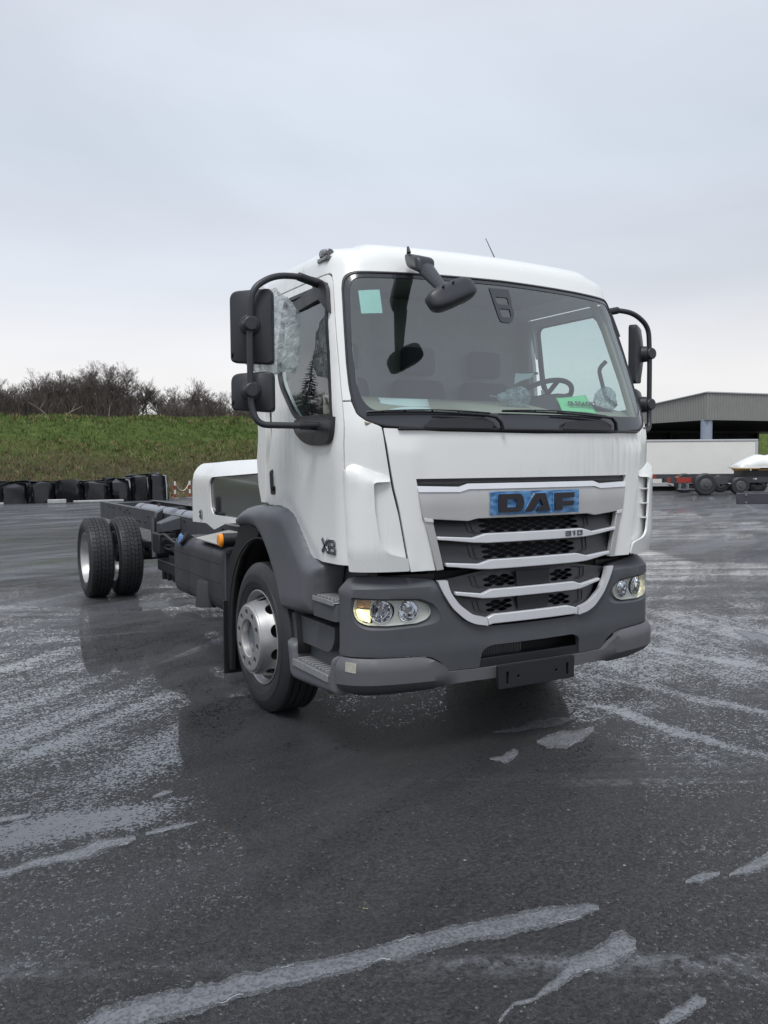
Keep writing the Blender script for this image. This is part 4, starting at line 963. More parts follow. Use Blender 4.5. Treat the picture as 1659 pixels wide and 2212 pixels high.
# ---- front panels
# corner cowls between hood panel and door
def corner_cowl(s):
    fr = sorted([p for p in ws_out if p[0] > .905 and 1.775 < p[1] < 1.912], key=lambda p: p[1])
    pts = [(.783+G, 1.02), (.862+G, 1.462), (.899+G, 1.778)] + fr + [(1.0305, 1.9145), (su(1.915)-G, 1.9145)] + [(su(z)-G, z) for z in (1.7, 1.552, 1.3, 1.03)]
    c = panel('corner_cowl', sg(pts, s), CM, .03, PAINT, T, grid=.05)
    out = [(.787, 1.022, .01), (su(1.03)-G, 1.024, .01), (su(1.08)-G, 1.08, 0), (su(1.552)-G, 1.548, .01), (1.054, 1.590, .03), (1.0, 1.575, .02), (.876, 1.522, .01), (.872, 1.494, .01), (.943, 1.492, .02), (.938, 1.349, 0), (.924, 1.224, 0), (.914, 1.161, .02), (.883, 1.117, .04), (.800, 1.090, .01)]
    def offd(a, b):
        k = max(0, min(1, (1.60-b+(a-1.06)*.45)/.06)); lo_ = max(0, min(1, (b-1.01)/.12)); return .004+.034*(k*k*(3-2*k))*(.35+.65*lo_)*min(1, .4+max(0, (su(b)-a))/.03*.6 if a > su(b)-.03 else 1)
    panel('wind_deflector', sg(round_poly(out, .0, 6), s), CM, .014, PAINT, c, off=(lambda a, b: offd(abs(a), b)), grid=.03, bevel=.005, seg=3)
    for z in (1.42, 1.33, 1.24):
        fb = MB(); pts2 = [.90+i*.02 for i in range(9)]
        vs = []; 
        for o in (0, .03):
            for u in pts2: vs += [CM(s*u, z-.004, o), CM(s*u, z+.004, o)]
        n = len(pts2); fs = []
        for i in range(n-1):
            a, b_ = 2*i, 2*n+2*i
            fs += [(a, a+2, b_+2, b_), (a+1, b_+1, b_+3, a+3), (b_, b_+2, b_+3, b_+1)]
        fs += [(0, 2*n, 2*n+1, 1)]
        fb.add(vs, fs)
        if s > 0: fb.build('deflector_fin', PAINT, c)
both(corner_cowl)
# hood panel: wide white plate from the windscreen down to the dark slot, with legs either side of the grille
hood = round_poly([(-.783+G, 1.018, .004), (-.637, 1.018, .004), (-.702, 1.297, 0), (-.747, 1.507, .004), (.747, 1.507, .004), (.722, 1.297, 0), (.600+.037, 1.018, .004), ((.783)-G, 1.018, .004), (.862-G, 1.462, 0), (.899-G, 1.774, .004), (.6, 1.757, 0), (0, 1.750, 0), (-.6, 1.757, 0), (-.899+G, 1.774, .004), (-.862+G, 1.462, 0)], 0, 3)
panel('hood_panel', hood, CM, .022, PAINT, T, off=(lambda a, b: -.006*max(0, 1-abs(b-1.765)/.02)+.012*max(0, min(1, (abs(a)-.70)/.06)) if b < 1.7 else 0), grid=.045, bevel=.004)
# dark slot, silver panel, silver side strips
panel('grille_slot', [(-.75, 1.455), (.75, 1.455), (.75, 1.512), (-.75, 1.512)], CM, .02, GRILLE, T, off=-.014, grid=.1)
panel('slot_slat', [(-.742, 1.477), (-.52, 1.475), (-.46, 1.483), (.46, 1.483), (.52, 1.475), (.742, 1.477), (.744, 1.488), (-.744, 1.488)], CM, .012, GRILLE, T, off=-.004, grid=.1, bevel=.002)
sp = [(-.743, 1.470), (-.498, 1.462), (-.446, 1.477), (.446, 1.477), (.498, 1.462), (.743, 1.470), (.712, 1.296), (.45, 1.276), (.39, 1.288), (-.39, 1.288), (-.45, 1.276), (-.712, 1.296)]
def spoff(a, b):
    top = 1.470-(.0 if abs(a) > .47 else -.006); return .004-.004*max(0, min(1, (b-1.44)/.02))*0 + (.010 if b < 1.44 else .010-.013*(b-1.44)/.03)
panel('silver_panel', sp, CM, .02, SILV2, T, off=spoff, grid=.06, bevel=.003)
panel('silver_panel_edge', [(-.744, 1.469), (-.498, 1.461), (-.446, 1.478), (.446, 1.478), (.498, 1.461), (.744, 1.469), (.735, 1.436), (.5, 1.432), (.446, 1.446), (-.446, 1.446), (-.5, 1.432), (-.735, 1.436)], CM, .01, SILV, T, off=(lambda a, b: .016-.010*max(0, (b-1.436)/.04)), grid=.05, bevel=.002)
for s in (-1, 1):
    panel('silver_side_strip', sg([(.704, 1.290), (.655, 1.283), (.592, 1.020), (.634, 1.016)], s), CM, .03, SILV2, T, off=.012, grid=.08, bevel=.003)
    panel('silver_strip_cap', sg([(.706, 1.300), (.656, 1.293), (.652, 1.275), (.701, 1.281)], s), CM, .02, SILV, T, off=.018, grid=.08, bevel=.002)
# blue film with the black letters under it
film = panel('badge_film', [(-.317, 1.302), (.312, 1.302), (.312, 1.432), (-.317, 1.432)], CM, 0, BLUEF, T, off=(lambda a, b: .0185+.0035*sin(41*a+7*sin(37*b))*sin(67*b+9*a)), grid=.014, bevel=0)
z0, z1 = 1.318, 1.418; H = z1-z0
def letter(outer, holes=()):
    rim = [( (p[0]), p[1]) for p in outer]
    panel('badge_letter', outer, CM, .016, LETT, T, holes=holes, off=.034, grid=.05, bevel=.0022)
    c = (sum(p[0] for p in outer)/len(outer), sum(p[1] for p in outer)/len(outer))
    panel('film_bead', [(c[0]+(p[0]-c[0])*1.055, c[1]+(p[1]-c[1])*1.075-.002) for p in outer], CM, .010, BLUEF, T, holes=[[(c[0]+(p[0]-c[0])*.93, c[1]+(p[1]-c[1])*.93) for p in h] for h in holes], off=.0265, grid=.05, bevel=.003)
D0, D1 = -.272, -.100
letter(round_poly([(D0, z0, .002), (D1-.02, z0, .05), (D1, z0+H*.5, .05), (D1-.02, z1, .05), (D0, z1, .002)], 0, 6), [round_poly([(D0+.055, z0+.026, .002), (D1-.058, z0+.026, .022), (D1-.052, z0+H*.5, .02), (D1-.058, z1-.028, .022), (D0+.055, z1-.028, .002)], 0, 5)])
letter([(-.098, z0), (-.042, z0), (.005, z0+.066), (.028, z0+.030), (.0, z0+.022), (-.012, z0), (.080, z0), (.045, z1), (-.030, z1)])
F0, F1 = .112, .262
letter([(F0, z0), (F0+.058, z0), (F0+.058, z0+.026), (F1-.004, z0+.026), (F1-.004, z0+.052), (F0+.058, z0+.052), (F0+.058, z0+.070), (F1, z0+.070), (F1, z1), (F0, z1)])

# ---- upper grille (moves with the cab)
def slat(name, pts, off=.02, th=.03, parent=T, tz=.012):
    bot = min(p[1] for p in pts)
    o = panel(name, pts, CM, th, SILV, parent, off=(lambda a, b: off), grid=.06, bevel=.004, seg=2)
    return o
slA = [(-.632, 1.1815), (-.420, 1.158), (-.34, 1.153), (.34, 1.153), (.430, 1.158), (.636, 1.1815), (.636, 1.199), (.430, 1.1815), (.335, 1.2045), (-.345, 1.2045), (-.420, 1.1845), (-.632, 1.199)]
slB = [(-.582, 1.036), (-.386, 1.012), (-.31, 1.008), (.31, 1.008), (.386, 1.012), (.580, 1.038), (.580, 1.0555), (.386, 1.041), (.298, 1.0605), (-.312, 1.0605), (-.386, 1.0405), (-.582, 1.0555)]
slC = [(-.525, .878), (-.362, .850), (-.29, .847), (.29, .847), (.345, .852), (.500, .884), (.500, .8995), (.343, .877), (.282, .896), (-.305, .896), (-.362, .8755), (-.525, .8965)]
slat('grille_slat', slA); slat('grille_slat', slB)
# lower skirt of each slat, turned in underneath
def hexholes(x0, x1, z0, z1, cw=.092, rp=.0148, excl=None):
    hs = []; j = 0; z = z0+.009
    while z < z1-.008:
        x = x0+(cw*.5 if j % 2 else 0)+cw*.5
        while x < x1-cw*.40:
            a, h = cw*.43, .0088
            if not (excl and excl(x, z, a)):
                hs.append([(x-a, z), (x-a*.45, z-h), (x+a*.45, z-h), (x+a, z), (x+a*.45, z+h), (x-a*.45, z+h)])
            x += cw
        z += rp; j += 1
    return hs
def grille_row(name, outer, hx, hz, lean, parent=T, excl=None, base=-.012, cw=.092):
    zt = max(p[1] for p in outer); zb = min(p[1] for p in outer)
    hs = hexholes(hx[0], hx[1], hz[0], hz[1], excl=excl, cw=cw)
    o = panel(name, outer, CM, .014, GRILLE, parent, holes=hs, off=(lambda a, b: base-lean*(b-zb)/(zt-zb)), grid=.055, bevel=.0015, seg=1)
    # raised frame lines round the mesh field
    fx0, fx1, fz0, fz1 = hx[0]-.045, hx[1]+.045, hz[0]-.002, hz[1]+.004
    mb = MB()
    for k, e in enumerate((0, .03)):
        for s in (-1, 1):
            X = (fx1 if s > 0 else -fx0)+e; q = [(s*(X-.07-e), fz1), (s*(X-.0), fz1-.008), (s*(X-.012), fz0+.016), (s*(X-.06), fz0)]
            pp = [CM(a, b, base-lean*(b-zb)/(zt-zb)+.003) for a, b in q]
            mb.tube(pp, .0028, 5)
    mb.build('mesh_frame', GRILLE, o)['kind'] = 'stuff'
    return o
grille_row('grille_mesh', [(-.672, 1.296), (-.647, 1.185), (.652, 1.185), (.676, 1.296), (.4, 1.30), (-.4, 1.30)], (-.37, .37), (1.205, 1.288), .045)
grille_row('grille_mesh', [(-.650, 1.20), (-.608, 1.040), (.610, 1.040), (.655, 1.20)], (-.355, .355), (1.062, 1.150), .045)
panel('grille_backing', [(-.66, 1.03), (.66, 1.03), (.69, 1.31), (-.69, 1.31)], CM, .01, PIT, T, off=-.10, grid=.1)
# model number on the top slat
dg = MB()
def seg7(x, segs, w=.030, h=.030, tk=.008):
    zc = 1.180; xs = {'l': x, 'r': x+w-tk}
    rects = {'t': (x, x+w, zc+h/2-tk, zc+h/2), 'm': (x, x+w, zc-tk/2, zc+tk/2), 'b': (x, x+w, zc-h/2, zc-h/2+tk), 'ul': (x, x+tk, zc, zc+h/2), 'll': (x, x+tk, zc-h/2, zc), 'ur': (x+w-tk, x+w, zc, zc+h/2), 'lr': (x+w-tk, x+w, zc-h/2, zc)}
    for k in segs:
        a, b, c, d = rects[k]; vs = [CM(p, q, .018) for p, q in ((a, c), (b, c), (b, d), (a, d))]+[CM(p, q, .027) for p, q in ((a, c), (b, c), (b, d), (a, d))]
        dg.hexa(vs)
for nm, x, sgm in (('3', .205, ('t', 'm', 'b', 'ur', 'lr')), ('1', .243, ('ur', 'lr')), ('0', .296, ('t', 'b', 'ul', 'll', 'ur', 'lr'))):
    dg = MB(); seg7(x, sgm, w=.040 if nm != '1' else .034)
    if nm == '1':
        vs = [CM(p, q, .018) for p, q in ((.256, 1.187), (.277, 1.187), (.277, 1.195), (.262, 1.195))]+[CM(p, q, .027) for p, q in ((.256, 1.187), (.277, 1.187), (.277, 1.195), (.262, 1.195))]; dg.hexa(vs)
    dg.build('badge_digit', BADGE, T, bevel=.0012)

# ---- windscreen
WSI = [(.93, 1.868, .05), (.972, 1.93, .05), (.984, 2.02, 0), (.975, 2.2, 0), (.933, 2.528, 0), (.905, 2.602, .06), (.6, 2.615, 0), (0, 2.622, 0)]
ws_in = round_poly([(0, 1.862, 0), (.6, 1.864, 0)]+WSI+[(-p[0],)+tuple(p[1:]) for p in reversed(WSI[:-1])]+[(-.6, 1.864, 0)], 0, 7)
fritm = mat('black_glass_border', (.030, .033, .040), .16, coat=.6)
wo = [(p[0]*.9965, p[1]+(.003 if p[1] < 2.2 else -.003)) for p in ws_out]
ws_frame = panel('windscreen_border', wo, CM, .012, fritm, T, holes=[ws_in], off=-.004, grid=.06, bevel=.002)
panel('windscreen_seal', [(p[0]*.9975, p[1]+(.002 if p[1] < 2.2 else -.002)) for p in ws_out], CM, .02, BLACK, T, holes=[[(p[0]*.987, p[1]+(.010 if p[1] < 2.2 else -.010)) for p in ws_out]], off=.0015, grid=.06, bevel=.003)
mbw = MB()
mbw.grid(lambda a, b: CM((-1+2*a)*(.90+.10*min(1, b*6)-.035*b)*1.0, 1.80+b*.83, -.0075), 80, 30)
mbw.build('windscreen', WSG, T, fix=False)
# sensor patch with two clear windows, and the mint label
panel('sensor_patch', round_poly([(-.105, 2.60, 0), (.035, 2.60, 0), (.035, 2.44, .03), (.0, 2.395, .02), (-.075, 2.395, .02), (-.085, 2.44, .03)], 0, 4), CM, .001, fritm, T, holes=[round_poly([(-.072, 2.505, .008), (.012, 2.505, .008), (.012, 2.548, .008), (-.078, 2.548, .008)], 0, 3), round_poly([(-.058, 2.428, .008), (.010, 2.428, .008), (.010, 2.478, .008), (-.064, 2.478, .008)], 0, 3)], off=-.003, grid=.04, bevel=0)
panel('windscreen_label', [(-.894, 2.400), (-.801, 2.406), (-.790, 2.541), (-.887, 2.531)], CM, .001, MINT, T, off=-.009, grid=.05, bevel=0)
# scuttle covers and wipers
for x0, x1, x2 in ((-.70, -.55, -.30), (.19, .33, .585)):
    panel('scuttle_cover', round_poly([(x0, 1.772), (x2, 1.770), (x2+.02, 1.80), (x2-.05, 1.826), (x1, 1.822), (x0+.03, 1.812)], .012, 3), CM, .03, BLACK, T, off=(lambda a, b: .022), grid=.04, bevel=.008)
panel('scuttle_ledge', [(-.84, 1.762), (.86, 1.762), (.86, 1.776), (-.84, 1.776)], CM, .02, BLACK, T, off=.016, grid=.08, bevel=.005)
for (xa, za), (xb, zb), ap in (((-.985, 1.852), (-.30, 1.852), [(-.232, 1.765), (-.250, 1.80), (-.275, 1.825), (-.34, 1.835), (-.62, 1.848)]), ((-.212, 1.868), (.572, 1.854), [(.640, 1.775), (.625, 1.81), (.600, 1.838), (.53, 1.842), (.16, 1.860)])):
    wp = MB(); wp.tube([CM(ux(a), b, .035 if i else .02) for i, (a, b) in enumerate(ap)], [.014, .013, .012, .009, .006], 8, flat=.8)
    wo_ = wp.build('wiper_arm', BLACK, T, smooth=True)
    wb = MB(); n = 18; P = [CM(ux(xa+(xb-xa)*i/n), za+(zb-za)*i/n+.004*sin(pi*i/n), .012) for i in range(n+1)]; wb.tube(P, .006, 6)
    P2 = [p+Vector((0, -.012, .003+.008*sin(pi*i/n))) for i, p in enumerate(P)]; wb.tube(P2, .004, 6)
    for i in (2, 5, 9, 13, 16): wb.tube([P[i], P2[i]], .005, 5)
    wb.build('wiper_blade', BLACK, wo_)

# ---- interior
ib = MB(); ib.box((-1.0, .25, 1.18), (1.0, 1.42, 1.22)); ib.build('cab_floor', INTG, T)
ib = MB(); ib.box((-.96, 1.38, 1.2), (.96, 1.42, 2.66)); ib.box((-.90, 1.38, 2.66), (.90, 1.42, 2.79)); ib.build('rear_trim', INTG, T)
ib = MB(); ib.grid(lambda a, b: Vector(((-.88+1.76*a), .66+.72*b, 2.72+.02*sin(pi*a))), 8, 4); ib.build('headliner', INTG, T, solid=.02)
for s in (-1, 1):
    ib = MB(); ib.box((s*1.045-.02, .30, 1.2), (s*1.045+.02, 1.40, 1.84)); ib.box((s*.98-.02, 1.18 if s < 0 else 1.255, 1.8), (s*.98+.01, 1.40, 2.62)); ib.build('door_trim', INTG, T, bevel=.01)
    ib = MB(); ib.tube([(s*.99, .24, 1.86), (s*.985, .33, 2.10), (s*.95, .46, 2.45), (s*.90, .54, 2.66)], .028, 8, flat=.6); ib.build('pillar_trim', BEIGE, T)
db = MB()
db.grid(lambda a, b: Vector(((-1+2*a)*(1.0), .02+.055*((-1+2*a)**2)+.06+b*(.62-.1*((-1+2*a)**2)), 1.80+.065*min(1, b*3)+.115*b)), 24, 12)
db.grid(lambda a, b: Vector(((-1+2*a), .70-.05*((-1+2*a)**2), 1.98-b*.6)), 12, 3)
db.build('dashboard', BEIGE, T, solid=.01)
hb = MB()
hb.grid(lambda a, b: Vector((.36+.52*a, .30+.42*b, 1.90+.13*sin(pi*a)**.6*min(1, .35+b*1.3))), 20, 8)
hb.build('instrument_hood', SEATM, T, solid=.02)
sw = MB(); c = Vector((.64, .74, 2.0)); tilt = Matrix.Rotation(radians(-32), 3, 'X')
ringp = [c + tilt @ Vector((.225*cos(2*pi*k/40), .225*sin(2*pi*k/40), 0)) for k in range(41)]
sw.tube(ringp, .017, 10, cap=False)
for th in (200, 340, 270): sw.tube([c + tilt @ Vector((.225*cos(radians(th)), .225*sin(radians(th)), 0)), c + tilt @ Vector((0, 0, -.02))], .016, 8)
sw.cyl(c + tilt @ Vector((0, 0, .0)), c + tilt @ Vector((0, 0, -.05)), .07, 20); sw.tube([c + tilt @ Vector((0, 0, -.03)), (.62, .5, 1.75)], .035, 10)
sw.build('steering_wheel', SEATM, T)
def seat(x, rec=0):
    sb = MB(); sb.box((x-.25, .82, 1.45), (x+.25, 1.30, 1.62)); st = sb.build('seat', SEATM, T, bevel=.05, seg=4)
    sb = MB(); sb.hexa([(x-.24, 1.16, 1.58), (x+.24, 1.16, 1.58), (x+.24, 1.30, 1.58), (x-.24, 1.30, 1.58), (x-.20, 1.24, 2.16), (x+.20, 1.24, 2.16), (x+.20, 1.34, 2.16), (x-.20, 1.34, 2.16)]); sb.build('backrest', SEATM, st, bevel=.05, seg=4)
    sb = MB(); sb.box((x-.13, 1.24, 2.19), (x+.13, 1.33, 2.38)); sb.build('headrest', SEATM, st, bevel=.04, seg=4)
seat(.58); seat(-.58); seat(.02)
# grab handle on the left pillar inside
ib = MB(); ib.tube(round_path([(.965, .36, 1.95), (.93, .42, 2.0), (.94, .50, 2.20), (.985, .48, 2.25)], .04), .014, 8); ib.build('grab_handle', SEATM, T)

# ---- roof fittings
rb2 = MB(); rb2.lathe([(.0, .045), (.02, .042), (.035, .02), (.037, 0)], (-.985, .62, 2.745), 'z', 16); rb2.box((-.985-.035, .62-.07, 2.745-.03), (-.985+.05, .62+.05, 2.745-.004)); rb2.cyl((-.985, .62-.055, 2.745+.012), (-.985, .62+.03, 2.745+.02), .026, 14, .034); rb2.build('roof_marker_lamp', mat('smoked_lens', (.08, .08, .085), .15, coat=1), T, bevel=.006)
rb2 = MB(); rb2.tube([(.455, .95, 2.87), (.42, .93, 2.94), (.30, .88, 3.06)], [.006, .004, .0025], 6); rb2.cyl((.46, .955, 2.86), (.45, .945, 2.895), .014, 10, .009); rb2.build('antenna', BLACK, T)
# front kerb mirror on its bracket
fm = MB()
fm.hexa([(-.70, .10, 2.585), (-.60, .09, 2.585), (-.56, .30, 2.66), (-.66, .30, 2.66), (-.705, .12, 2.685), (-.585, .10, 2.675), (-.54, .33, 2.745), (-.655, .34, 2.75)])
fmo = fm.build('front_mirror_bracket', MIRB, T, bevel=.028, seg=4)
fm = MB(); fm.cyl((-.66, .26, 2.73), (-.66, .27, 2.765), .013, 10, .006); fm.build('bracket_stud', MIRB, fmo)
fm = MB(); A, B_ = Vector((-.635, .12, 2.615)), Vector((-.665, -.085, 2.475)); fm.tube([A, A.lerp(B_, .5), B_], [.046, .038, .030], 14, flat=.85); fm.build('front_mirror_arm', MIRB, fmo, bevel=.004)
fm = MB(); cc = Vector((-.632, -.11, 2.445)); rot = Matrix.Rotation(radians(-24), 3, 'Y') @ Matrix.Rotation(radians(-25), 3, 'X')
def mirhead(a, b):
    th = pi*(a-.5); ph = 2*pi*b
    q = lambda v, e: (abs(v)**e)*(1 if v > 0 else -1)
    x = .150*q(cos(th), .5)*q(cos(ph), .55); y = .050*q(sin(th), .8); z = .062*q(cos(th), .5)*q(sin(ph), .6)
    return cc + rot @ Vector((x, y, z))
fm.grid(mirhead, 24, 40); fm.build('front_mirror_head', MIRB, fmo, weld=True)
fm = MB()
for dx in (-.03, .035): fm.cyl(cc+rot @ Vector((-.02+dx, -.046, .035)), cc+rot @ Vector((-.02+dx, -.060, .036)), .006, 8)
fm.build('mirror_screw', PIT, fmo)

# ---- side mirrors
def mirrors(s):
    root = MB(); X = s*1.468; Y = .56
    path = [(s*1.015, .585, 2.585), (s*1.06, .58, 2.60), (s*1.20, .572, 2.615), (s*1.33, .565, 2.600), (s*1.455, .56, 2.52), (X, Y, 2.30), (X, Y, 1.90), (s*1.44, .53, 1.80), (s*1.10, .46, 1.795)]
    root.tube(round_path(path, .07, 6), .0175, 12)
    arm = root.build('mirror_arm', MIRB, T)
    m2 = MB(); m2.cyl((s*1.0, .588, 2.575), (s*1.18, .572, 2.614), .024, 12); m2.build('arm_sleeve', BLACK, arm, bevel=.006)
    m2 = MB(); m2.cyl((s*1.08, .46, 1.795), (s*1.22, .475, 1.797), .023, 12); m2.build('arm_sleeve', BLACK, arm, bevel=.006)
    ang = radians(36)*s
    rotm = Matrix.Rotation(ang, 3, 'Z')
    for nm, zc, h, w_ in (('main', 2.335, .40, .235), ('wide', 1.985, .215, .235)):
        C0 = Vector((X-s*.045, Y+.085, zc))
        mb = MB()
        oc = round_poly([(-w_/2, -h/2+.008, .03), (w_/2, -h/2-.008, .03), (w_/2, h/2, .035), (-w_/2, h/2-.012, .05)], .03, 5)
        if s > 0: oc = mirror(oc)
        def mp(a, b, o=0):
            dome = .030*(1-(2*a/w_)**2)*(1-(2*b/h)**2)
            return C0 + rotm @ Vector((a, -.02-dome*(1 if o > -.01 else 0)-o*(.0), b)) + (rotm @ Vector((0, .055, 0)) if o < -.01 else Vector((0, 0, 0)))
        head = panel('mirror_head', oc, mp, .055, MIRB, arm, grid=.03, bevel=.008, seg=2, outv=rotm @ Vector((0, -1, 0)))
        g2 = MB(); panel('x', [(a*.80, b*.86) for a, b in oc], lambda a, b, o=0: C0 + rotm @ Vector((a, .037, b)), 0, CHROME, mb=g2, grid=.1, outv=rotm @ Vector((0, 1, 0))); g2.build('mirror_glass', CHROME, head, fix=False)
        k = MB(); k.cyl((X, Y+.005, zc-.0), C0+rotm @ Vector((0, -.02, 0)), .052, 20, .060); k.cyl((X, Y-.028, zc), (X, Y+.02, zc), .040, 20); k.build('mirror_clamp', MIRB, arm, bevel=.008)
both(mirrors)
# beam with the mirror-arm bracket seen behind the upper arm on the near door
mb = MB(); mb.hexa([(-1.06, .50, 2.50), (-1.02, .50, 2.50), (-1.00, .98, 2.47), (-1.05, .98, 2.47), (-1.055, .52, 2.585), (-1.02, .52, 2.585), (-.995, .98, 2.55), (-1.04, .98, 2.55)]); mb.build('mirror_bracket_beam', BLACK, T, bevel=.006)

# ---- bumper
BMf = BM
Uo = [(-.632, .958), (-.605, .90), (-.548, .808), (-.468, .735), (-.405, .708), (-.30, .690), (-.1, .688), (.1, .688), (.30, .690), (.405, .708), (.468, .735), (.548, .808), (.605, .90), (.632, .958)]
UE = 1.12-.30+.42+.0     # corner end
uend = 1.158
hlhole = [(1.070, .888, .02), (.9, .876, 0), (.72, .868, 0), (.635, .835, .05), (.597, .757, .03), (.64, .730, .03), (.73, .718, 0), (.89, .711, 0), (.985, .715, .04), (1.045, .745, .04), (1.074, .805, .03)]
hlhole = round_poly(hlhole, 0, 5)
def boff(a, b):
    a = abs(a); o = 0
    if b > .915: o -= .075*((b-.915)/.085)**1.3       # bevelled top
    if b < .60: o -= .004+.006*max(0, (.60-b)/.05)
    o -= .010*max(0, min(1, (.905-b)/.02))*max(0, min(1, (b-.60)/.02))*.8
    return o
lowA = [(uend, .575), (1.08, .572), (.72, .562), (.66, .548), (.60, .515), (.555, .462)]
bump_outer = mirror([(p[0], p[1]) for p in []])
half = [(uend, .575)] + [(uend, .93), (uend-.03, .975), (1.07, .99), (.9, .992), (.70, .970), (.640, .962)]
right = lowA[::-1] + [(uend, .93), (1.130, .978), (1.09, .990), (.92, .992), (.70, .972), (.640, .963)]
left = [(-a, b) for a, b in right][::-1]
op = [(.362, .462), (.345, .56), (.31, .583), (-.31, .583), (-.352, .56), (-.362, .462)]
poly = [(-.640, .963)]
full = list(reversed([(-a, b) for a, b in reversed([(.640, .963)])]))
bump = [(.362, .462, 0)] + [(p[0], p[1], .02) for p in lowA[::-1]] + [(p[0], p[1], .01) for p in [(uend, .93), (1.130, .978), (1.09, .990), (.92, .992), (.70, .972), (.640, .963)]] + [(p[0], p[1], 0) for p in reversed(Uo)] + [(p[0], p[1], .01) for p in [(-.640, .963), (-.70, .972), (-.92, .992), (-1.09, .990), (-1.130, .978), (-uend, .93)]] + [(-p[0], p[1], .02) for p in lowA] + [(-.362, .462, 0), (-.352, .555, .03), (-.30, .583, .03), (.30, .583, .03), (.352, .555, .03)]
bo = panel('bumper', round_poly(bump, 0, 5), BMf, .03, PLAST, T, holes=[hlhole, mirror(hlhole)], off=boff, grid=.04, bevel=.006, seg=2)
# rolled edge of the lower opening
op1 = round_poly([(-.405, .455, .0), (-.40, .545, .06), (-.33, .605, .05), (.33, .605, .05), (.40, .545, .06), (.405, .455, 0)], 0, 6)
# lower lip
lip = [(uend, .568), (1.08, .565), (.72, .556), (.66, .542), (.60, .508), (.552, .460), (.40, .458), (.28, .458), (-.28, .458), (-.40, .458), (-.552, .460), (-.60, .508), (-.66, .542), (-.72, .556), (-1.08, .565), (-uend, .568), (-uend, .375), (-1.07, .352), (-.9, .350), (-.66, .360), (-.56, .388), (-.4, .392), (.4, .392), (.56, .388), (.66, .360), (.9, .350), (1.07, .352), (uend, .375)]
def loff(a, b):
    a = abs(a); k = max(0, min(1, (a-.50)/.12)); return .004+.022*k-(.03*max(0, (b-.525)/.04) if a > .66 else .0)-.10*max(0, (.43-b)/.08)**1.6*k-.02*(1-k)
panel('bumper_lip', round_poly([(p[0], p[1], .02) for p in lip], 0, 4), BMf, .03, PLAST2, T, off=loff, grid=.035, bevel=.006, seg=3)
# upper filler behind bumper top edge
panel('bumper_top_shelf', [(-1.05, .93), (-.60, .93), (-.60, .99), (-1.05, .99)], BMf, .02, BLACK, T, off=-.10, grid=.1)
panel('bumper_top_shelf', [(.60, .93), (1.0, .93), (1.0, .99), (.60, .99)], BMf, .02, BLACK, T, off=-.10, grid=.1)
# silver U trim
Uarm = [(-.628, .962), (-.600, .90), (-.541, .808), (-.463, .738), (-.405, .711), (-.325, .697), (-.331, .741), (-.40, .758), (-.430, .771), (-.503, .826), (-.557, .901), (-.572, .960)]
for s in (-1, 1):
    P = round_poly([(p[0], p[1], .03 if 0 < i < 5 or 6 < i < 11 else .002) for i, p in enumerate(Uarm)], 0, 5)
    panel('silver_trim_arm', P if s < 0 else mirror(P), BMf, .03, SILV, T, off=(lambda a, b: .012), grid=.04, bevel=.005)
Ub = [(-.321, .698), (-.292, .7045), (.292, .7045), (.308, .698), (.312, .740), (.238, .7595), (-.286, .7565), (-.328, .741)]
panel('silver_trim_bar', Ub, BMf, .03, SILV, T, off=.012, grid=.06, bevel=.004)
panel('grille_slat', slC, BMf, .03, SILV, T, off=.014, grid=.06, bevel=.004)
exc = lambda x, z, a: abs(x+.0) < .122+a*.55
grille_row('grille_mesh', [(-.60, .955), (-.51, .872), (.51, .872), (.60, .955), (.3, 1.0), (-.3, 1.0)], (-.34, .34), (.905, .972), .03, excl=exc, base=-.02, cw=.078)
grille_row('grille_mesh', [(-.53, .890), (-.46, .775), (-.36, .735), (.36, .735), (.46, .775), (.53, .890)], (-.325, .325), (.765, .835), .03, excl=exc, base=-.02, cw=.078)
panel('radar_cover', [(-.118, .900), (.110, .900), (.118, .985), (-.125, .985)], BMf, .01, BLACK, T, off=-.014, grid=.08)
panel('radar_cover', [(-.112, .765), (.105, .765), (.112, .842), (-.118, .842)], BMf, .01, BLACK, T, off=-.014, grid=.08)
panel('grille_backing', [(-.60, .68), (.60, .68), (.64, 1.0), (-.64, 1.0)], BMf, .01, PIT, T, off=-.11, grid=.1)
# lower opening: cooler and dark frame
panel('opening_backing', [(-.62, .40), (.62, .40), (.62, .66), (-.62, .66)], BMf, .01, PIT, T, off=-.16, grid=.1)
cb = MB()
for i in range(34):
    x = -.40+i*.0115; cb.box((x, .10, .50), (x+.0045, .14, .60))
cb.box((-.41, .095, .485), (-.02, .15, .502)); cb.build('cooler', COOL, T)
bb = MB(); bb.box((-.39, .03, .455), (.39, .08, .508)); bb.build('number_plate_beam', BLACK, T, bevel=.004)
# number plate holder
pl = round_poly([(-.275, .340), (.266, .340), (.270, .469), (-.278, .469)], .008, 3)
def rc(x, z, r, n=14): return [(x+r*cos(2*pi*k/n), z+r*sin(2*pi*k/n)) for k in range(n)]
ph = [[(-.222, .362), (-.206, .362), (-.206, .432), (-.222, .432)], [(.208, .362), (.224, .362), (.224, .432), (.208, .432)], rc(-.138, .398, .009), rc(.134, .398, .009)]
po = panel('number_plate_holder', pl, lambda a, b, o=0: Vector((a, -.035-o, b)), .022, BLACK, T, holes=ph, grid=.08, bevel=.003, outv=(0, -1, 0))
mb = MB(); mb.box((-.26, -.012, .35), (.255, -.006, .46)); mb.build('holder_backing', PIT, po)
# sticker on the near corner
a0 = -1.062
panel('dusty_label', [(a0-.03, .500), (a0+.028, .492), (a0+.032, .548), (a0-.026, .553)], BMf, .001, STICK, T, off=.0285, grid=.03, bevel=0)

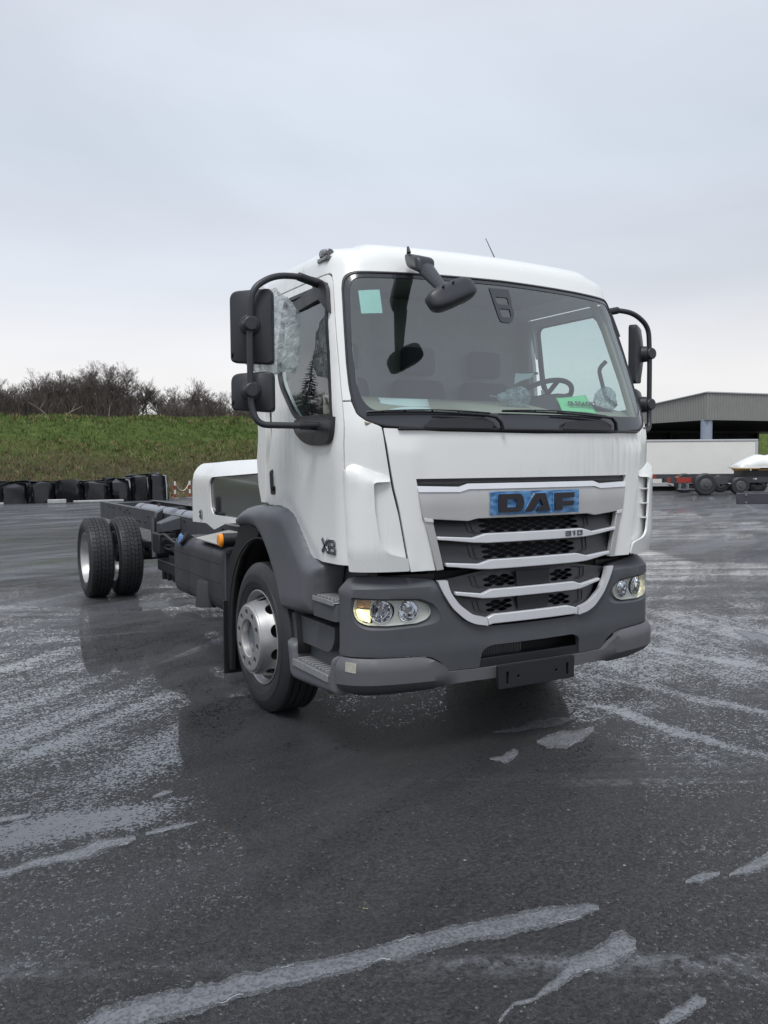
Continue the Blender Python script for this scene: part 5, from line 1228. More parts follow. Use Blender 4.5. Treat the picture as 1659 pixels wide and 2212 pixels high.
# ---- headlights
lens = round_poly([(1.047, .877, .01), (.9, .868, 0), (.74, .859, 0), (.675, .838, .05), (.655, .795, .03), (.68, .757, .05), (.74, .7385, 0), (.89, .733, 0), (.985, .741, .03), (1.035, .765, .04), (1.058, .813, .03)], 0, 5)
def headlight(s):
    LN = sg(lens, s)
    uc = lambda x: s*ux(x, 1.12)
    c1, c2 = (s*.912, .806), (s*.779, .802)
    body = panel('headlight', LN, BMf, .01, HLBODY, T, holes=[rc(c1[0], c1[1], .059, 32), rc(c2[0], c2[1], .055, 32), sg(round_poly([(.948, .744), (.970, .800), (.957, .866), (1.043, .872), (1.052, .813), (1.032, .770), (.990, .746)], .01, 3), s)], off=-.040, grid=.03, bevel=0)
    ring('lens_recess', sg(hlhole, s), LN, lambda a, b: BMf(a, b, -.010), lambda a, b: BMf(a, b, -.028), PLAST, body)
    ring('headlight_rim', LN, LN, lambda a, b: BMf(a, b, -.012), lambda a, b: BMf(a, b, -.045), HLBODY, body)
    panel('headlight_lens', LN, BMf, 0, LENSG, body, off=-.013, grid=.04, bevel=0)
    for (cu, cz), r, nm in ((c1, .059, 'a'), (c2, .055, 'b')):
        mb = MB(); ctr = BMf(cu, cz, 0); nrm = (BMf(cu, cz, .1)-ctr).normalized(); ux_ = Vector((0, 0, 1)).cross(nrm).normalized(); uz = nrm.cross(ux_)
        for (q0, d0), (q1, d1) in zip([(1.0, -.036), (.98, -.048), (.85, -.075), (.6, -.098), (.3, -.108), (0.02, -.11)], [(.98, -.048), (.85, -.075), (.6, -.098), (.3, -.108), (0.02, -.11), (0.01, -.11)]):
            n = 32; vs = []
            for q, d in ((q0, d0), (q1, d1)): vs += [ctr+nrm*d+(ux_*cos(2*pi*k/n)+uz*sin(2*pi*k/n))*r*q for k in range(n)]
            mb.add(vs, [(k, (k+1) % n, n+(k+1) % n, n+k) for k in range(n)])
        mb.build('reflector', REFL, body, fix=False)
        mb = MB(); mb.tube([ctr+nrm*-.034+(ux_*cos(2*pi*k/32)+uz*sin(2*pi*k/32))*r for k in range(33)], .0025, 6, cap=False); mb.build('reflector_ring', CHROME, body)
        mb = MB(); mb.cyl(ctr+nrm*-.105, ctr+nrm*-.055, .012, 14, .010); mb.cyl(ctr+nrm*-.055, ctr+nrm*-.05, .016, 14)
        if nm == 'b': mb.box(ctr+Vector((-.022, -.0, -.006))+nrm*-.05, ctr+Vector((.022, .006, .006))+nrm*-.05)
        mb.build('bulb_shield', CHROME, body)
        if nm == 'a':
            mb = MB()
            for k in range(6):
                th = -.9+k*.36; mb.tube([ctr+nrm*-.07+(ux_*sin(th)*.9+uz*y)*r for y in (-.75*cos(th), 0, .75*cos(th))], .0022, 5)
            mb.build('reflector_facet', CHROME, body)
    # side light (lit) and indicator in the outer quarter
    ua, ub = .962, 1.052
    lo_ = round_poly([(ua, .745), (1.028, .765), (ub, .805), (ub-.002, .822), (ua-.004, .815)], .01, 3)
    panel('side_light', sg(lo_, s), BMf, .004, DRL, body, off=-.052, grid=.02, bevel=0)
    mb = MB()
    for uu, zz in ((ua+.022, .795), (ua+.03, .780), (ua+.050, .800), (ua+.045, .785), (ua+.015, .762), (ua+.062, .812)): 
        p = BMf(s*uu, zz, -.048); mb.lathe([(.0065, 0), (.005, -.004), (0.0005, -.006)], p, 'y', 10)
    mb.build('side_light_bulb', DRLHOT, body)
    up = [(ua-.004, .822), (ub-.002, .826), (ub-.004, .866), (ua, .866)]
    panel('indicator', sg(up, s), BMf, .004, mat('indicator_reflector', (.55, .36, .25), .25, metal=.6, bump=.8, bscale=90), body, off=-.055, grid=.03, bevel=0)
    mb = MB(); p = BMf(s*(ua+.045), .842, -.05); mb.lathe([(.012, 0), (.009, -.006), (.002, -.010)], p, 'y', 12); mb.build('indicator_bulb', mat('amber_bulb', (.6, .3, .1), .2, coat=.5), body)
both(headlight)

# ---- fender, steps
def edge_dist(p, poly):
    d = 9
    for i in range(len(poly)):
        ax, ay = poly[i-1]; bx2, by2 = poly[i]; dx, dy = bx2-ax, by2-ay; l = dx*dx+dy*dy
        t = 0 if l == 0 else max(0, min(1, ((p[0]-ax)*dx+(p[1]-ay)*dy)/l)); d = min(d, (p[0]-ax-dx*t)**2+(p[1]-ay-dy*t)**2)
    return sqrt(d)
def yz_panel(name, pts, x_out, s, thick, m, holes=(), grid=.12, bevel=.01, seg=3, mb=None, parent=T, dome=0, depth=None):
    if dome:
        PP = [tuple(p[:2]) for p in pts]; dp = depth or dome
        offd_ = lambda a, b: -dp*(1-sqrt(max(0, 1-(1-min(1, edge_dist((a, b), PP)/dome))**2)))
        return panel(name, PP, lambda a, b, o=0: Vector((s*(x_out+o), a, b)), thick, m, parent, holes=holes, grid=grid, bevel=0, outv=(s, 0, 0), mb=mb, off=offd_, ang=60)
    return panel(name, [(p[0], p[1]) for p in pts], lambda a, b, o=0: Vector((s*(x_out+o), a, b)), thick, m, parent, holes=holes, grid=grid, bevel=bevel, seg=seg, outv=(s, 0, 0), mb=mb)
def fender(s):
    pts = round_poly([(1.83, 1.155, .03), (1.835, 1.235, .04), (1.66, 1.305, .12), (1.30, 1.342, .1), (1.0, 1.342, .09), (.87, 1.30, .08), (.63, 1.075, .03), (.54, 1.050, .02), (.46, 1.04, .04), (.50, .90, .1), (.545, .73, .02), (1.018, .70, .02), (1.10, .85, .06), (1.24, 1.03, .1), (1.40, 1.155, .12), (1.58, 1.180, .1)], .03, 6)
    f = yz_panel('fender', pts, 1.15, s, .10, FENDER, grid=.022, dome=.10, depth=.085)
    # black inner arch and the mud flap behind the wheel
    lb = MB(); C0 = (1.38, .50); n = 26; prof = []
    for i in range(n+1):
        th = radians(-2+i*(176)/n); prof.append((C0[0]-.60*cos(th)*(1 if th < pi/2 else 1.06), C0[1]+.62*sin(th)))
    prof += [(2.03, .42), (2.05, .30), (2.06, .12)]
    vs = []
    for y, z in prof: vs += [(s*1.115, y, z), (s*.74, y, z)]
    lb.add(vs, [(2*i, 2*i+1, 2*i+3, 2*i+2) for i in range(len(prof)-1)])
    lb.build('wheel_arch_liner', PIT, T, solid=.012)
    op_ = [(C0[0]-.0, 0)]
    arch = [(1.40, 1.16), (1.30, 1.10), (1.48, 1.115), (1.66, 1.04), (1.82, .90), (1.93, .72), (1.985, .50), (2.0, .12), (2.085, .11), (2.07, .55), (2.02, .80), (1.90, 1.00), (1.83, 1.16), (1.58, 1.185)]
    yz_panel('arch_edge', [(1.40, 1.165), (1.44, 1.11), (1.60, 1.055), (1.76, .955), (1.88, .80), (1.95, .62), (1.985, .42), (2.0, .12), (2.10, .11), (2.085, .55), (2.05, .78), (1.99, .94), (1.87, 1.05), (1.80, 1.17), (1.6, 1.19)], 1.11, s, .04, PIT, bevel=.01)
    mb = MB(); mb.box((s*.95-.19, 2.06, .09), (s*.95+.19, 2.075, .62)); mb.build('mud_flap', BLACK, T, bevel=.003)
    # inner wall behind the steps
    mb = MB(); mb.box((s*.93-.02, .20, .40), (s*.93+.02, 1.02, 1.07)); mb.build('step_well_wall', PLAST, T, bevel=.01)
    # upper tread
    def tread(nm, plan, z, thick, dz=.05, m_=PLAST):
        b = panel('step_box', plan, lambda a, c, o=0: Vector((s*a, c, z-.012+o)), thick, m_, T, grid=.2, bevel=.012, seg=3, outv=(0, 0, 1))
        inn_ = [(Vector(p)-Vector((1.02, .4))) for p in plan]
        return b
    tread('u', round_poly([(1.125, .27), (1.135, .53), (.90, .53), (.90, .20)], .02, 3), .85, .09)
    ub = MB()
    ub.box((s*1.132-.006, .27, .835), (s*1.132+.006, .53, .862))
    panel('x', [(1.135, .27), (1.135, .53), (.985, .53), (.95, .49), (.92, .24)], lambda a, c, o=0: Vector((s*a, c, .852+o)), .008, SILV, mb=ub, grid=.3, outv=(0, 0, 1))
    for k in range(6):
        yk = .27+k*.043; ub.box((s*1.045-.075, yk, .852), (s*1.045+.075, yk+.016, .868))
    ub.build('step_tread', mat('ribbed_aluminium', (.36, .37, .38), .42, metal=.5, var=.15, vscale=20), T, bevel=.002)
    # lower step body
    lowb = round_poly([(1.01, .93, 0), (.33, .93, 0)], 0) if False else None
    yz_panel('step_side', round_poly([(.93, .555, .03), (.895, .42, .04), (.885, .345, .06), (.83, .318, .05), (.34, .345, .02), (.27, .352, .01), (.27, .565, .01), (.31, .555, .02), (.345, .462, .03), (.80, .428, .02), (.825, .54, .03)], .02, 4), 1.137, s, .08, FENDER, grid=.014, dome=.035)
    yz_panel('step_riser', round_poly([(.945, .70, .01), (.945, .56, .03), (.90, .545, .02), (.42, .55, .05), (.36, .62, .05), (.355, .70, .01)], .02, 4), 1.085, s, .10, PLAST, bevel=.02, seg=4)
    yz_panel('step_riser', round_poly([(.94, .60, .01), (.90, .44, .03), (.28, .44, .02), (.28, .60, .01)], .02, 4), 1.035, s, .10, PLAST, bevel=.02, seg=4)
    lt = MB()
    panel('x', [(1.14, .33), (1.14, .80), (1.10, .83), (.92, .83), (.88, .60), (.93, .33)], lambda a, c, o=0: Vector((s*a, c, .445+o)), .02, SILV, mb=lt, grid=.3, outv=(0, 0, 1))
    lt.box((s*1.139-.006, .33, .412), (s*1.139+.006, .805, .452))
    for k in range(10):
        yk = .345+k*.046; lt.box((s*1.03-.09, yk, .445), (s*1.03+.09, yk+.017, .462))
    lt.build('step_tread', MATS['ribbed_aluminium'], T, bevel=.002)
    tb = MB(); tb.box((s*1.0-.10, .28, .345), (s*1.0+.10, .86, .41)); tb.build('step_base', PLAST, T, bevel=.02)
both(fender)
mb = MB()
for s in (-1, 1):
    mb.cyl((s*.93, .20, .95), (s*.93, .20, 1.06), .03, 12)
mb.build('cab_mount', BLACK, T)

# ---- wheels
def surf_rev(s, cx, cy, cz, prof):
    """mapping (arc along theta, arc along the profile) -> point"""
    d = [0]
    for (r0, a0), (r1, a1) in zip(prof, prof[1:]): d.append(d[-1]+sqrt((r1-r0)**2+(a1-a0)**2))
    rm = sum(p[0] for p in prof)/len(prof)
    def mp(a, b, o=0):
        b = min(max(b, 0), d[-1]); i = 0
        while i < len(d)-2 and b > d[i+1]: i += 1
        t = (b-d[i])/(d[i+1]-d[i]); (r0, a0), (r1, a1) = prof[i], prof[i+1]
        r = r0+(r1-r0)*t; aa = a0+(a1-a0)*t; nr, na = -(a1-a0), (r1-r0); l = sqrt(nr*nr+na*na); nr /= l; na /= l
        if na*1.0 > 0 and False: pass
        th = a/rm; r += nr*o; aa += na*o
        return Vector((cx+s*aa, cy+r*cos(th), cz+r*sin(th)))
    return mp, d[-1], 2*pi*rm
def tyre(s, xo, cy, cz, RAD, wd, tread, parent, steer=0):
    # s: outward sign, xo: |x| of outer sidewall plane
    p = [(.297, -.045), (.305, -.030), (.330, -.014), (.352, -.008), (.354, -.0045), (.362, -.0045), (.364, -.001), (.385, .0), (.405, -.001), (.407, -.0045), (.415, -.005), (.417, -.0075), (.437, -.014), (.457, -.024), (RAD-.010, -.034), (RAD-.002, -.042)]
    def groove(a, w_=.009, dp=.012): return [(RAD, a+w_/2), (RAD-dp, a+w_/2-.001), (RAD-dp, a-w_/2+.001), (RAD, a-w_/2)]
    half = wd/2
    gs = [-.072, -.118, -.172, -.218] if not tread else []
    base_r = RAD-.012 if tread else RAD
    q = list(p)
    if tread: q = [pp for pp in p if pp[0] < RAD-.011] + [(base_r, -.042)]
    for gg in gs: q += groove(gg)
    q += [(base_r, -wd+.042)] + [(r, -wd-a) for r, a in reversed([pp for pp in p if pp[0] < RAD-.011])]
    mb = MB(); mb.lathe(q, (s*xo, cy, cz), 'x', 96, sgn=s)
    t = mb.build('tyre', SIDEW if not tread else SIDEW, parent, ang=28)
    if tread:
        tb = MB(); nb = 54
        cols = [(-.034, -.078, 0), (-.084, -.118, .35), (-.124, -.166, .7), (-.172, -.206, .35), (-.212, -wd+.034, 0)]
        for k in range(nb):
            for ci, (a0, a1, ph) in enumerate(cols):
                skew = (.35, -.42, .42, -.42, -.35)[ci] if ci not in (0, 4) else (0.12 if ci == 0 else -.12)
                th0 = 2*pi*(k+ph)/nb; dth = 2*pi/nb*.90
                vs = []
                for rr, sh in ((RAD-.0125, 0), (RAD, .0012)):
                    for aa, t0, t1 in ((a0-sh, th0+sh, th0+dth-sh), (a1+sh, th0+skew*2*pi/nb+sh, th0+skew*2*pi/nb+dth-sh)):
                        for th in (t0, t1): vs.append((s*(xo+aa), cy+(rr-(.006 if (ci in (0, 4) and aa in (a0-sh if ci == 0 else a1+sh,)) else 0))*cos(th), cz+(rr-(.006 if (ci in (0, 4) and aa in (a0-sh if ci == 0 else a1+sh,)) else 0))*sin(th)))
                tb.add(vs, [(4, 5, 7, 6), (0, 1, 5, 4), (2, 6, 7, 3), (0, 4, 6, 2), (1, 3, 7, 5)])
        o = tb.build('tread_block', TYRE, parent); o['kind'] = 'stuff'
    return t
def front_wheel(s):
    cy, cz, xo, RAD = 1.385, .475, 1.145, .482
    c = (s*xo, cy, cz)
    cone = [(.262, -.118), (.252, -.085), (.236, -.035), (.226, .0), (.219, .030), (.215, .045)]
    mp, LL, CC = surf_rev(s, c[0], cy, cz, cone)
    hs = []
    for k in range(10):
        u0 = CC*(k+.5)/10; v0 = .078; hs.append([(u0+.040*cos(2*pi*j/20), v0+.036*sin(2*pi*j/20)) for j in range(20)])
    mb = MB()
    panel('x', [(0, 0), (CC, 0), (CC, LL), (0, LL)], mp, .010, ALU, holes=hs, mb=mb, grid=.03)
    rim = [(.305, -.030), (.3055, -.022), (.299, -.020), (.292, -.030), (.288, -.045), (.276, -.060), (.272, -.10), (.264, -.122), (.258, -.20), (.30, -.24)]
    mb.lathe(rim, c, 'x', 96, sgn=s)
    wh = mb.build('wheel', ALU, T, ang=30, fix=False)
    mb = MB(); mb.lathe([(.258, -.135), (.10, -.135)], c, 'x', 48, sgn=s); mb.lathe([(.212, .028), (.125, .028)], c, 'x', 40, sgn=s); mb.build('hole_shade', PIT, wh)  # black discs that put shade behind the hand holes and bolt holes
    face = [(.214, .046), (.2125, .055), (.206, .060), (.200, .0605), (.125, .0605), (.118, .058), (.114, .050), (.112, .036)]
    f0 = face[3:5]
    mb = MB(); fm_ = [(.2155, .040), (.2165, .046), (.213, .056), (.206, .0605), (.202, .061)]
    mb.lathe(fm_, c, 'x', 96, sgn=s); mb.lathe([(.128, .061), (.122, .060), (.117, .054), (.113, .03), (.111, -.03)], c, 'x', 64, sgn=s)
    flat = lambda a, b, o=0: Vector((c[0]+s*(.061+o), cy+a, cz+b))
    bh = [[(.166*cos(2*pi*(k+.3)/10)+.0225*cos(2*pi*j/16), .166*sin(2*pi*(k+.3)/10)+.0225*sin(2*pi*j/16)) for j in range(16)] for k in range(10)]
    panel('x', [(.2022*cos(2*pi*j/96), .2022*sin(2*pi*j/96)) for j in range(96)], flat, .012, ALU, holes=[[(.1278*cos(2*pi*j/64), .1278*sin(2*pi*j/64)) for j in range(64)]]+bh, mb=mb, grid=.04, outv=(s, 0, 0))
    mb.build('wheel_nut_cover', ALU, wh, ang=30, fix=False)
    mb = MB()
    for k in range(10):
        yy, zz = cy+.166*cos(2*pi*(k+.3)/10), cz+.166*sin(2*pi*(k+.3)/10)
        mb.cyl((c[0]-s*.0, yy, zz), (c[0]+s*.036, yy, zz), .0135, 6)
    mb.build('wheel_nut', mat('rusty_nut', (.10, .075, .065), .5, metal=.4), wh, bevel=.001)
    mb = MB(); mb.lathe([(.112, -.02), (.10, .015), (.085, .022), (.0, .024)], c, 'x', 40, sgn=s); mb.lathe([(.21, .02), (.10, .0)], c, 'x', 40, sgn=s); mb.build('hub', mat('grey_hub', (.13, .14, .16), .5, var=.15, vscale=12), wh)
    tyre(s, xo, cy, cz, RAD, .29, False, wh)
    mb = MB(); mb.cyl((c[0]-s*.10, cy, cz), (c[0]-s*.26, cy, cz), .21, 40); mb.build('brake_drum', DSTEEL, wh)
both(front_wheel)
def rear_wheels(s):
    cy, cz, RAD = 6.93, .472, .477
    for xo, outer_ in ((1.245, True), (.905, False)):
        c = (s*xo, cy, cz); k = 1 if outer_ else -1
        mb = MB(); mb.lathe([(.305, -.030), (.3055, -.022), (.299, -.020), (.292, -.030), (.286, -.05), (.274, -.07), (.262, -.13), (.255, -.20), (.20, -.235), (.11, -.24), (.10, -.13), (.0, -.12)], c, 'x', 72, sgn=s)
        wh = mb.build('wheel', ALU, T, ang=30)
        tyre(s, xo, cy, cz, RAD, .285, True, wh)
both(rear_wheels)

# ---- chassis
def crail(x, y0, y1, zt, zb, s, m=STEEL, name='chassis_rail'):
    f = .075; t = .008; pr = [(0, zt), (0, zb), (-s*f, zb), (-s*f, zb+t), (-s*t, zb+t), (-s*t, zt-t), (-s*f, zt-t), (-s*f, zt)]
    mb = MB(); vs = [(x+a, y, z) for y in (y0, y1) for a, z in pr]; n = len(pr)
    mb.add(vs, [(i, (i+1) % n, n+(i+1) % n, n+i) for i in range(n)]+[tuple(range(n)), tuple(range(n, 2*n))[::-1]])
    return mb.build(name, m, T, bevel=.002)
for s in (-1, 1): crail(s*.42, 1.0, 10.1, 1.01, .765, s)
for y in (2.2, 3.9, 5.3, 6.6, 8.1, 10.04):
    mb = MB(); mb.box((-.41, y, .80), (.41, y+.07, .985)); mb.build('crossmember', STEEL, T, bevel=.006)
for s in (-1, 1):
    for i in range(46):
        y = 3.3+i*.145; rr = random.Random(i)
        if rr.random() < .45: continue
        mb = MB(); z = rr.choice((.965, .93, .85, .81)); mb.cyl((s*.42, y, z), (s*.438, y, z), .013, 6); mb.build('rail_bolt', DSTEEL, T)
for i, (x, y0, y1, z, r) in enumerate(((-.13, 6.9, 8.7, .93, .105), (-.12, 5.2, 6.7, .93, .10), (.22, 4.6, 5.6, .90, .11))):
    mb = MB(); mb.lathe([(0, -.0), (r*.6, .0), (r*.92, .02), (r, .05), (r, y1-y0-.05), (r*.92, y1-y0-.02), (r*.6, y1-y0), (0, y1-y0)], (x, y0, z), 'y', 28); tk = mb.build('air_tank', TANKG, T)
    mb = MB()
    for yy in (y0+.35, y1-.35): mb.lathe([(r+.003, -.012), (r+.003, .012)], (x, yy, z), 'y', 28)
    mb.build('tank_strap', DSTEEL, tk, solid=.003)
    mb = MB(); mb.cyl((x-.02, y0+.7, z+r-.01), (x-.02, y0+.7, z+r+.03), .018, 8); mb.cyl((x-r*.8, y0+.2, z+.02), (x-r-.02, y0+.2, z+.02), .022, 8); mb.cyl((x-r*.8, y0+.8, z+.02), (x-r-.02, y0+.8, z+.02), .022, 8); mb.build('tank_valve', mat('brown_valve', (.10, .05, .045), .5), tk)
mb = MB(); mb.box((-.35, 2.3, .7), (.35, 3.6, .93)); mb.cyl((0, 3.5, .68), (0, 6.9, .55), .06, 14); mb.build('gearbox_and_propshaft', DSTEEL, T, bevel=.03)
mb = MB(); mb.box((-.55, .42, .48), (.55, 2.0, 1.10)); mb.box((-.40, .35, .42), (.40, 1.3, .50)); mb.build('engine', PIT, T, bevel=.03)  # plain black block in the engine's place, added to stop light under the cab
mb = MB(); mb.box((-.62, .20, .60), (.62, .30, 1.3)); mb.build('radiator', PIT, T)
mb = MB(); mb.tube([(-.9, 1.385, .475), (-.5, 1.385, .40), (.5, 1.385, .40), (.9, 1.385, .475)], .055, 12); mb.build('front_axle', DSTEEL, T)
mb = MB(); mb.lathe([(0, -.22), (.12, -.20), (.20, -.12), (.225, 0), (.20, .12), (.12, .20), (0, .22)], (0, 6.93, .52), 'x', 28); mb.cyl((-.86, 6.93, .49), (.86, 6.93, .49), .085, 20); mb.build('rear_axle', DSTEEL, T)
for s in (-1, 1):
    # rear suspension: leaf spring, hangers, air bellows, brackets
    mb = MB()
    for k in range(4):
        P = [(s*.50, 6.10+.9*2*t+.0, .62-.02*k+.10*(2*t-1)**2) for t in [j/12 for j in range(13)] if abs(2*t-1) <= 1-.12*k]
        vs = []
        for p in P:
            for dx, dz in ((-.035, 0), (.035, 0), (.035, .016), (-.035, .016)): vs.append((p[0]+dx, p[1], p[2]+dz))
        n = len(P); mb.add(vs, [(4*i+a, 4*i+(a+1) % 4, 4*i+4+(a+1) % 4, 4*i+4+a) for i in range(n-1) for a in range(4)]+[(0, 1, 2, 3), tuple(4*n-4+q for q in (3, 2, 1, 0))])
    mb.build('leaf_spring', DSTEEL, T)
    yz = [(4.9, .99), (5.05, 1.03), (5.22, 1.03), (5.22, .78), (4.9, .78)]
    mb = MB(); mb.hexa([(s*.42, 5.62, .86), (s*.62, 5.72, .83), (s*.62, 5.92, .83), (s*.42, 5.98, .86), (s*.42, 5.62, 1.005), (s*.62, 5.72, .93), (s*.62, 5.92, .93), (s*.42, 5.98, 1.005)]) ; b1 = mb.build('spring_bracket', STEEL, T, bevel=.008)
    mb = MB(); mb.box((s*.56-.10, 5.66, .60), (s*.56+.10, 5.95, .82)); mb.cyl((s*.58, 5.60, .75), (s*.58, 5.68, .75), .055, 16); mb.build('bracket_block', DSTEEL, b1, bevel=.012)
    mb = MB(); mb.hexa([(s*.43, 6.36, .80), (s*.56, 6.36, .80), (s*.56, 6.44, .80), (s*.43, 6.44, .80), (s*.43, 6.32, 1.06), (s*.50, 6.32, 1.02), (s*.50, 6.44, 1.02), (s*.43, 6.44, 1.06)]); mb.build('damper_mount', STEEL, T, bevel=.006)
    mb = MB(); mb.cyl((s*.54, 6.36, .96), (s*.56, 6.28, .62), .022, 14); mb.cyl((s*.54, 6.36, .80), (s*.56, 6.26, .50), .030, 14); mb.build('damper', STEEL, T)
    for k in range(7):
        rr = random.Random(100+k+(7 if s > 0 else 0)); y = 4.2+rr.random()*.4; z = .62+.05*k*.6; P = [(s*(.45+.03*k), y, z), (s*(.55+rr.random()*.1), y+.6, z-.05+rr.random()*.1), (s*(.5+rr.random()*.15), y+1.1, z+rr.random()*.12-.05), (s*.5, y+1.7, .72+rr.random()*.1-.05)]
        mb = MB(); mb.tube(round_path(P, .3, 6), .011+.006*rr.random(), 7); mb.build('air_hose', BLACK, T)
mb = MB(); mb.box((-.62, 4.35, .50), (-.46, 4.95, .74)); mb.box((-.60, 5.0, .45), (-.50, 5.5, .60)); mb.cyl((-.66, 4.5, .60), (-.66, 4.85, .60), .055, 14); mb.build('valve_block', DSTEEL, T, bevel=.01)
mb = MB(); mb.hexa([(-.60, 4.98, .70), (-.58, 4.98, .70), (-.58, 5.18, .73), (-.60, 5.18, .73), (-.60, 5.0, .82), (-.58, 5.0, .82), (-.58, 5.15, .80), (-.60, 5.15, .80)]); mb.build('bare_metal_plate', mat('bare_metal', (.45, .46, .47), .5, metal=.5, var=.2, vscale=30), T)
mb = MB()
for k in range(5): mb.box((-.60+k*.02, 5.75-.14*k, .30), (-.55+k*.02, 5.80-.14*k, .42))
mb.box((-.62, 5.1, .40), (-.44, 5.9, .52)); mb.build('brake_cylinder', DSTEEL, T, bevel=.01)
# fuel tank
def tank():
    tb = MB(); prof = round_poly([(1.105, .50, .10), (1.105, .985, .10), (.52, .985, .05), (.52, .50, .05)], 0, 7)
    ys = [(2.17, .90, 0), (2.19, .97, 0), (2.23, 1, 0), (2.44, 1, 0), (2.455, .985, 0), (2.475, .985, 0), (2.49, 1, 0), (2.98, 1, 0), (2.995, .985, 0), (3.015, .985, 0), (3.03, 1, 0), (3.42, 1, 0), (3.47, .965, 0), (3.50, .88, 0)]
    cx, cz = .81, .74; rows = []
    for y, k, _ in ys:
        rows.append([(-(cx+(a-cx)*k), y, cz+(b-cz)*(k-( .0)) ) for a, b in prof])
    n = len(prof); tb.add([p for r in rows for p in r], [(j*n+i, j*n+(i+1) % n, (j+1)*n+(i+1) % n, (j+1)*n+i) for j in range(len(rows)-1) for i in range(n)]+[tuple(range(n)), tuple((len(rows)-1)*n+i for i in range(n))[::-1]])
    t = tb.build('fuel_tank', TANKB, T, ang=50)
    mb = MB()
    for z in (.86, .72, .60): mb.tube([(-1.103, 2.22, z), (-1.103, 3.44, z)], .004, 6)
    mb.build('tank_rib', PIT, t)
    mb = MB(); mb.cyl((-1.02, 3.18, .93), (-1.10, 3.18, .985), .055, 20); mb.build('filler_neck', PIT, t)
    mb = MB(); mb.grid(lambda a, b: Vector((-1.10, 3.22, .965)) + (.045+.012*sin(9*a)*cos(7*b))*Vector((-.8*cos(2*pi*a)*sin(pi*b), sin(2*pi*a)*sin(pi*b), cos(pi*b))), 18, 10); mb.build('filler_cap_cover', BLUECAP, t, weld=True)
tank()
mb = MB(); mb.hexa([(-1.12, 2.22, 1.0), (-.80, 2.22, 1.0), (-.80, 2.90, 1.0), (-1.10, 2.82, 1.0), (-1.12, 2.22, 1.012), (-.80, 2.22, 1.055), (-.80, 2.90, 1.055), (-1.10, 2.82, 1.012)]); mb.build('tank_top_plate', mat('galvanised_plate', (.42, .41, .38), .45, metal=.3, var=.1), T, bevel=.003)
mb = MB(); mb.tube(round_path([(-1.02, 2.2, 1.02), (-1.05, 2.35, 1.0), (-1.0, 2.5, .995), (-.9, 2.6, 1.0)], .05), .007, 6); mb.build('loose_cable', PIT, T)
mb = MB(); mb.lathe([(.0, 0), (.075, .0), (.083, .02), (.098, .20), (.0, .20)], (-1.08, 2.60, .70), 'z', 28, sgn=-1); mb.build('drain_cover', TANKB, T)
mb = MB(); mb.cyl((-1.12, 2.13, 1.045), (-.86, 2.10, 1.045), .050, 24); ml = mb.build('side_marker', BLACK, T, bevel=.004)
mb = MB(); mb.lathe([(.050, 0), (.049, .012), (.038, .024), (.0, .030)], (-1.12, 2.13, 1.045), 'x', 24, sgn=-1); mb.build('amber_lens', AMBER, ml)
mb = MB(); mb.tube(round_path([(-1.05, 1.80, 1.17), (-1.02, 1.88, 1.14), (-1.0, 1.95, 1.06), (-.98, 2.03, 1.0)], .03), [.05]*2+[.045]*(len(round_path([(0, 0, 0), (1, 0, 0), (1, 1, 0), (2, 2, 0)], .03))-2) if False else .045, 12); mb.build('air_intake_duct', BLACK, T)
mb = MB(); mb.box((-1.09, 2.14, .52), (-1.05, 2.18, .95)); mb.box((-1.0, 2.09, .30), (-.98, 2.17, .9)); mb.build('tank_bracket', STEEL, T, bevel=.003)

# ================================================================== things on / in the truck
sp_ = empty('roof_spoiler', (0, 3.1, 1.0), 0, 'white moulded roof spoiler with dark oval side panel, laid on the chassis behind the cab', 'roof spoiler')
def SO(o): o.parent = sp_; o.matrix_parent_inverse = Matrix.Translation((0, -3.1, -1.0)); return o
XS = .80
spo = round_poly([(3.90, 1.065, .01), (3.89, 1.40, .03), (3.86, 1.592, .18), (2.6, 1.622, 0), (1.75, 1.622, .02), (1.75, 1.10, .02), (2.72, 1.12, .05), (2.98, 1.10, .05), (3.28, 1.03, .03), (3.50, 1.075, .02)], .02, 7)
spw = round_poly([(3.37, 1.16, .12), (3.40, 1.475, .10), (2.0, 1.53, .05), (2.0, 1.20, .05), (2.75, 1.16, .05)], .05, 6)
SO(panel('spoiler_side', spo, lambda a, b, o=0: Vector((-XS-o+.10*max(0, (b-1.45)/.17)**2, a, b)), .014, PAINT, None, holes=[spw], grid=.07, bevel=.008, seg=3, outv=(-1, 0, 0)))
SO(panel('dark_side_panel', round_poly([(3.40, 1.14), (3.43, 1.49), (1.9, 1.55), (1.9, 1.14)], .06, 5), lambda a, b, o=0: Vector((-XS+.0165-o+.10*max(0, (b-1.45)/.17)**2, a, b)), .006, mat('dark_green_grey_panel', (.075, .085, .08), .22, coat=.4), None, grid=.1, bevel=0, outv=(-1, 0, 0)))
SO(panel('spoiler_side', spo, lambda a, b, o=0: Vector((XS+o-.10*max(0, (b-1.45)/.17)**2, a, b)), .03, PAINT, None, grid=.1, bevel=.008, outv=(1, 0, 0)))
mb = MB(); mb.grid(lambda a, b: Vector(((-1+2*a)*.70, 1.76+b*2.06, 1.618+.03*sin(pi*a)-.05*b**6)), 16, 10); SO(mb.build('spoiler_top', PAINT, None, solid=.02))
mb = MB(); mb.grid(lambda a, b: Vector(((-1+2*a)*.70, 3.82+.07*b, 1.57-.50*b)), 16, 6); SO(mb.build('spoiler_front', PAINT, None, solid=.02))
mb = MB(); mb.box((-XS-.012, 3.60, 1.105), (-XS, 3.655, 1.19)); SO(mb.build('hinge_plate', TANKG, None, bevel=.01))
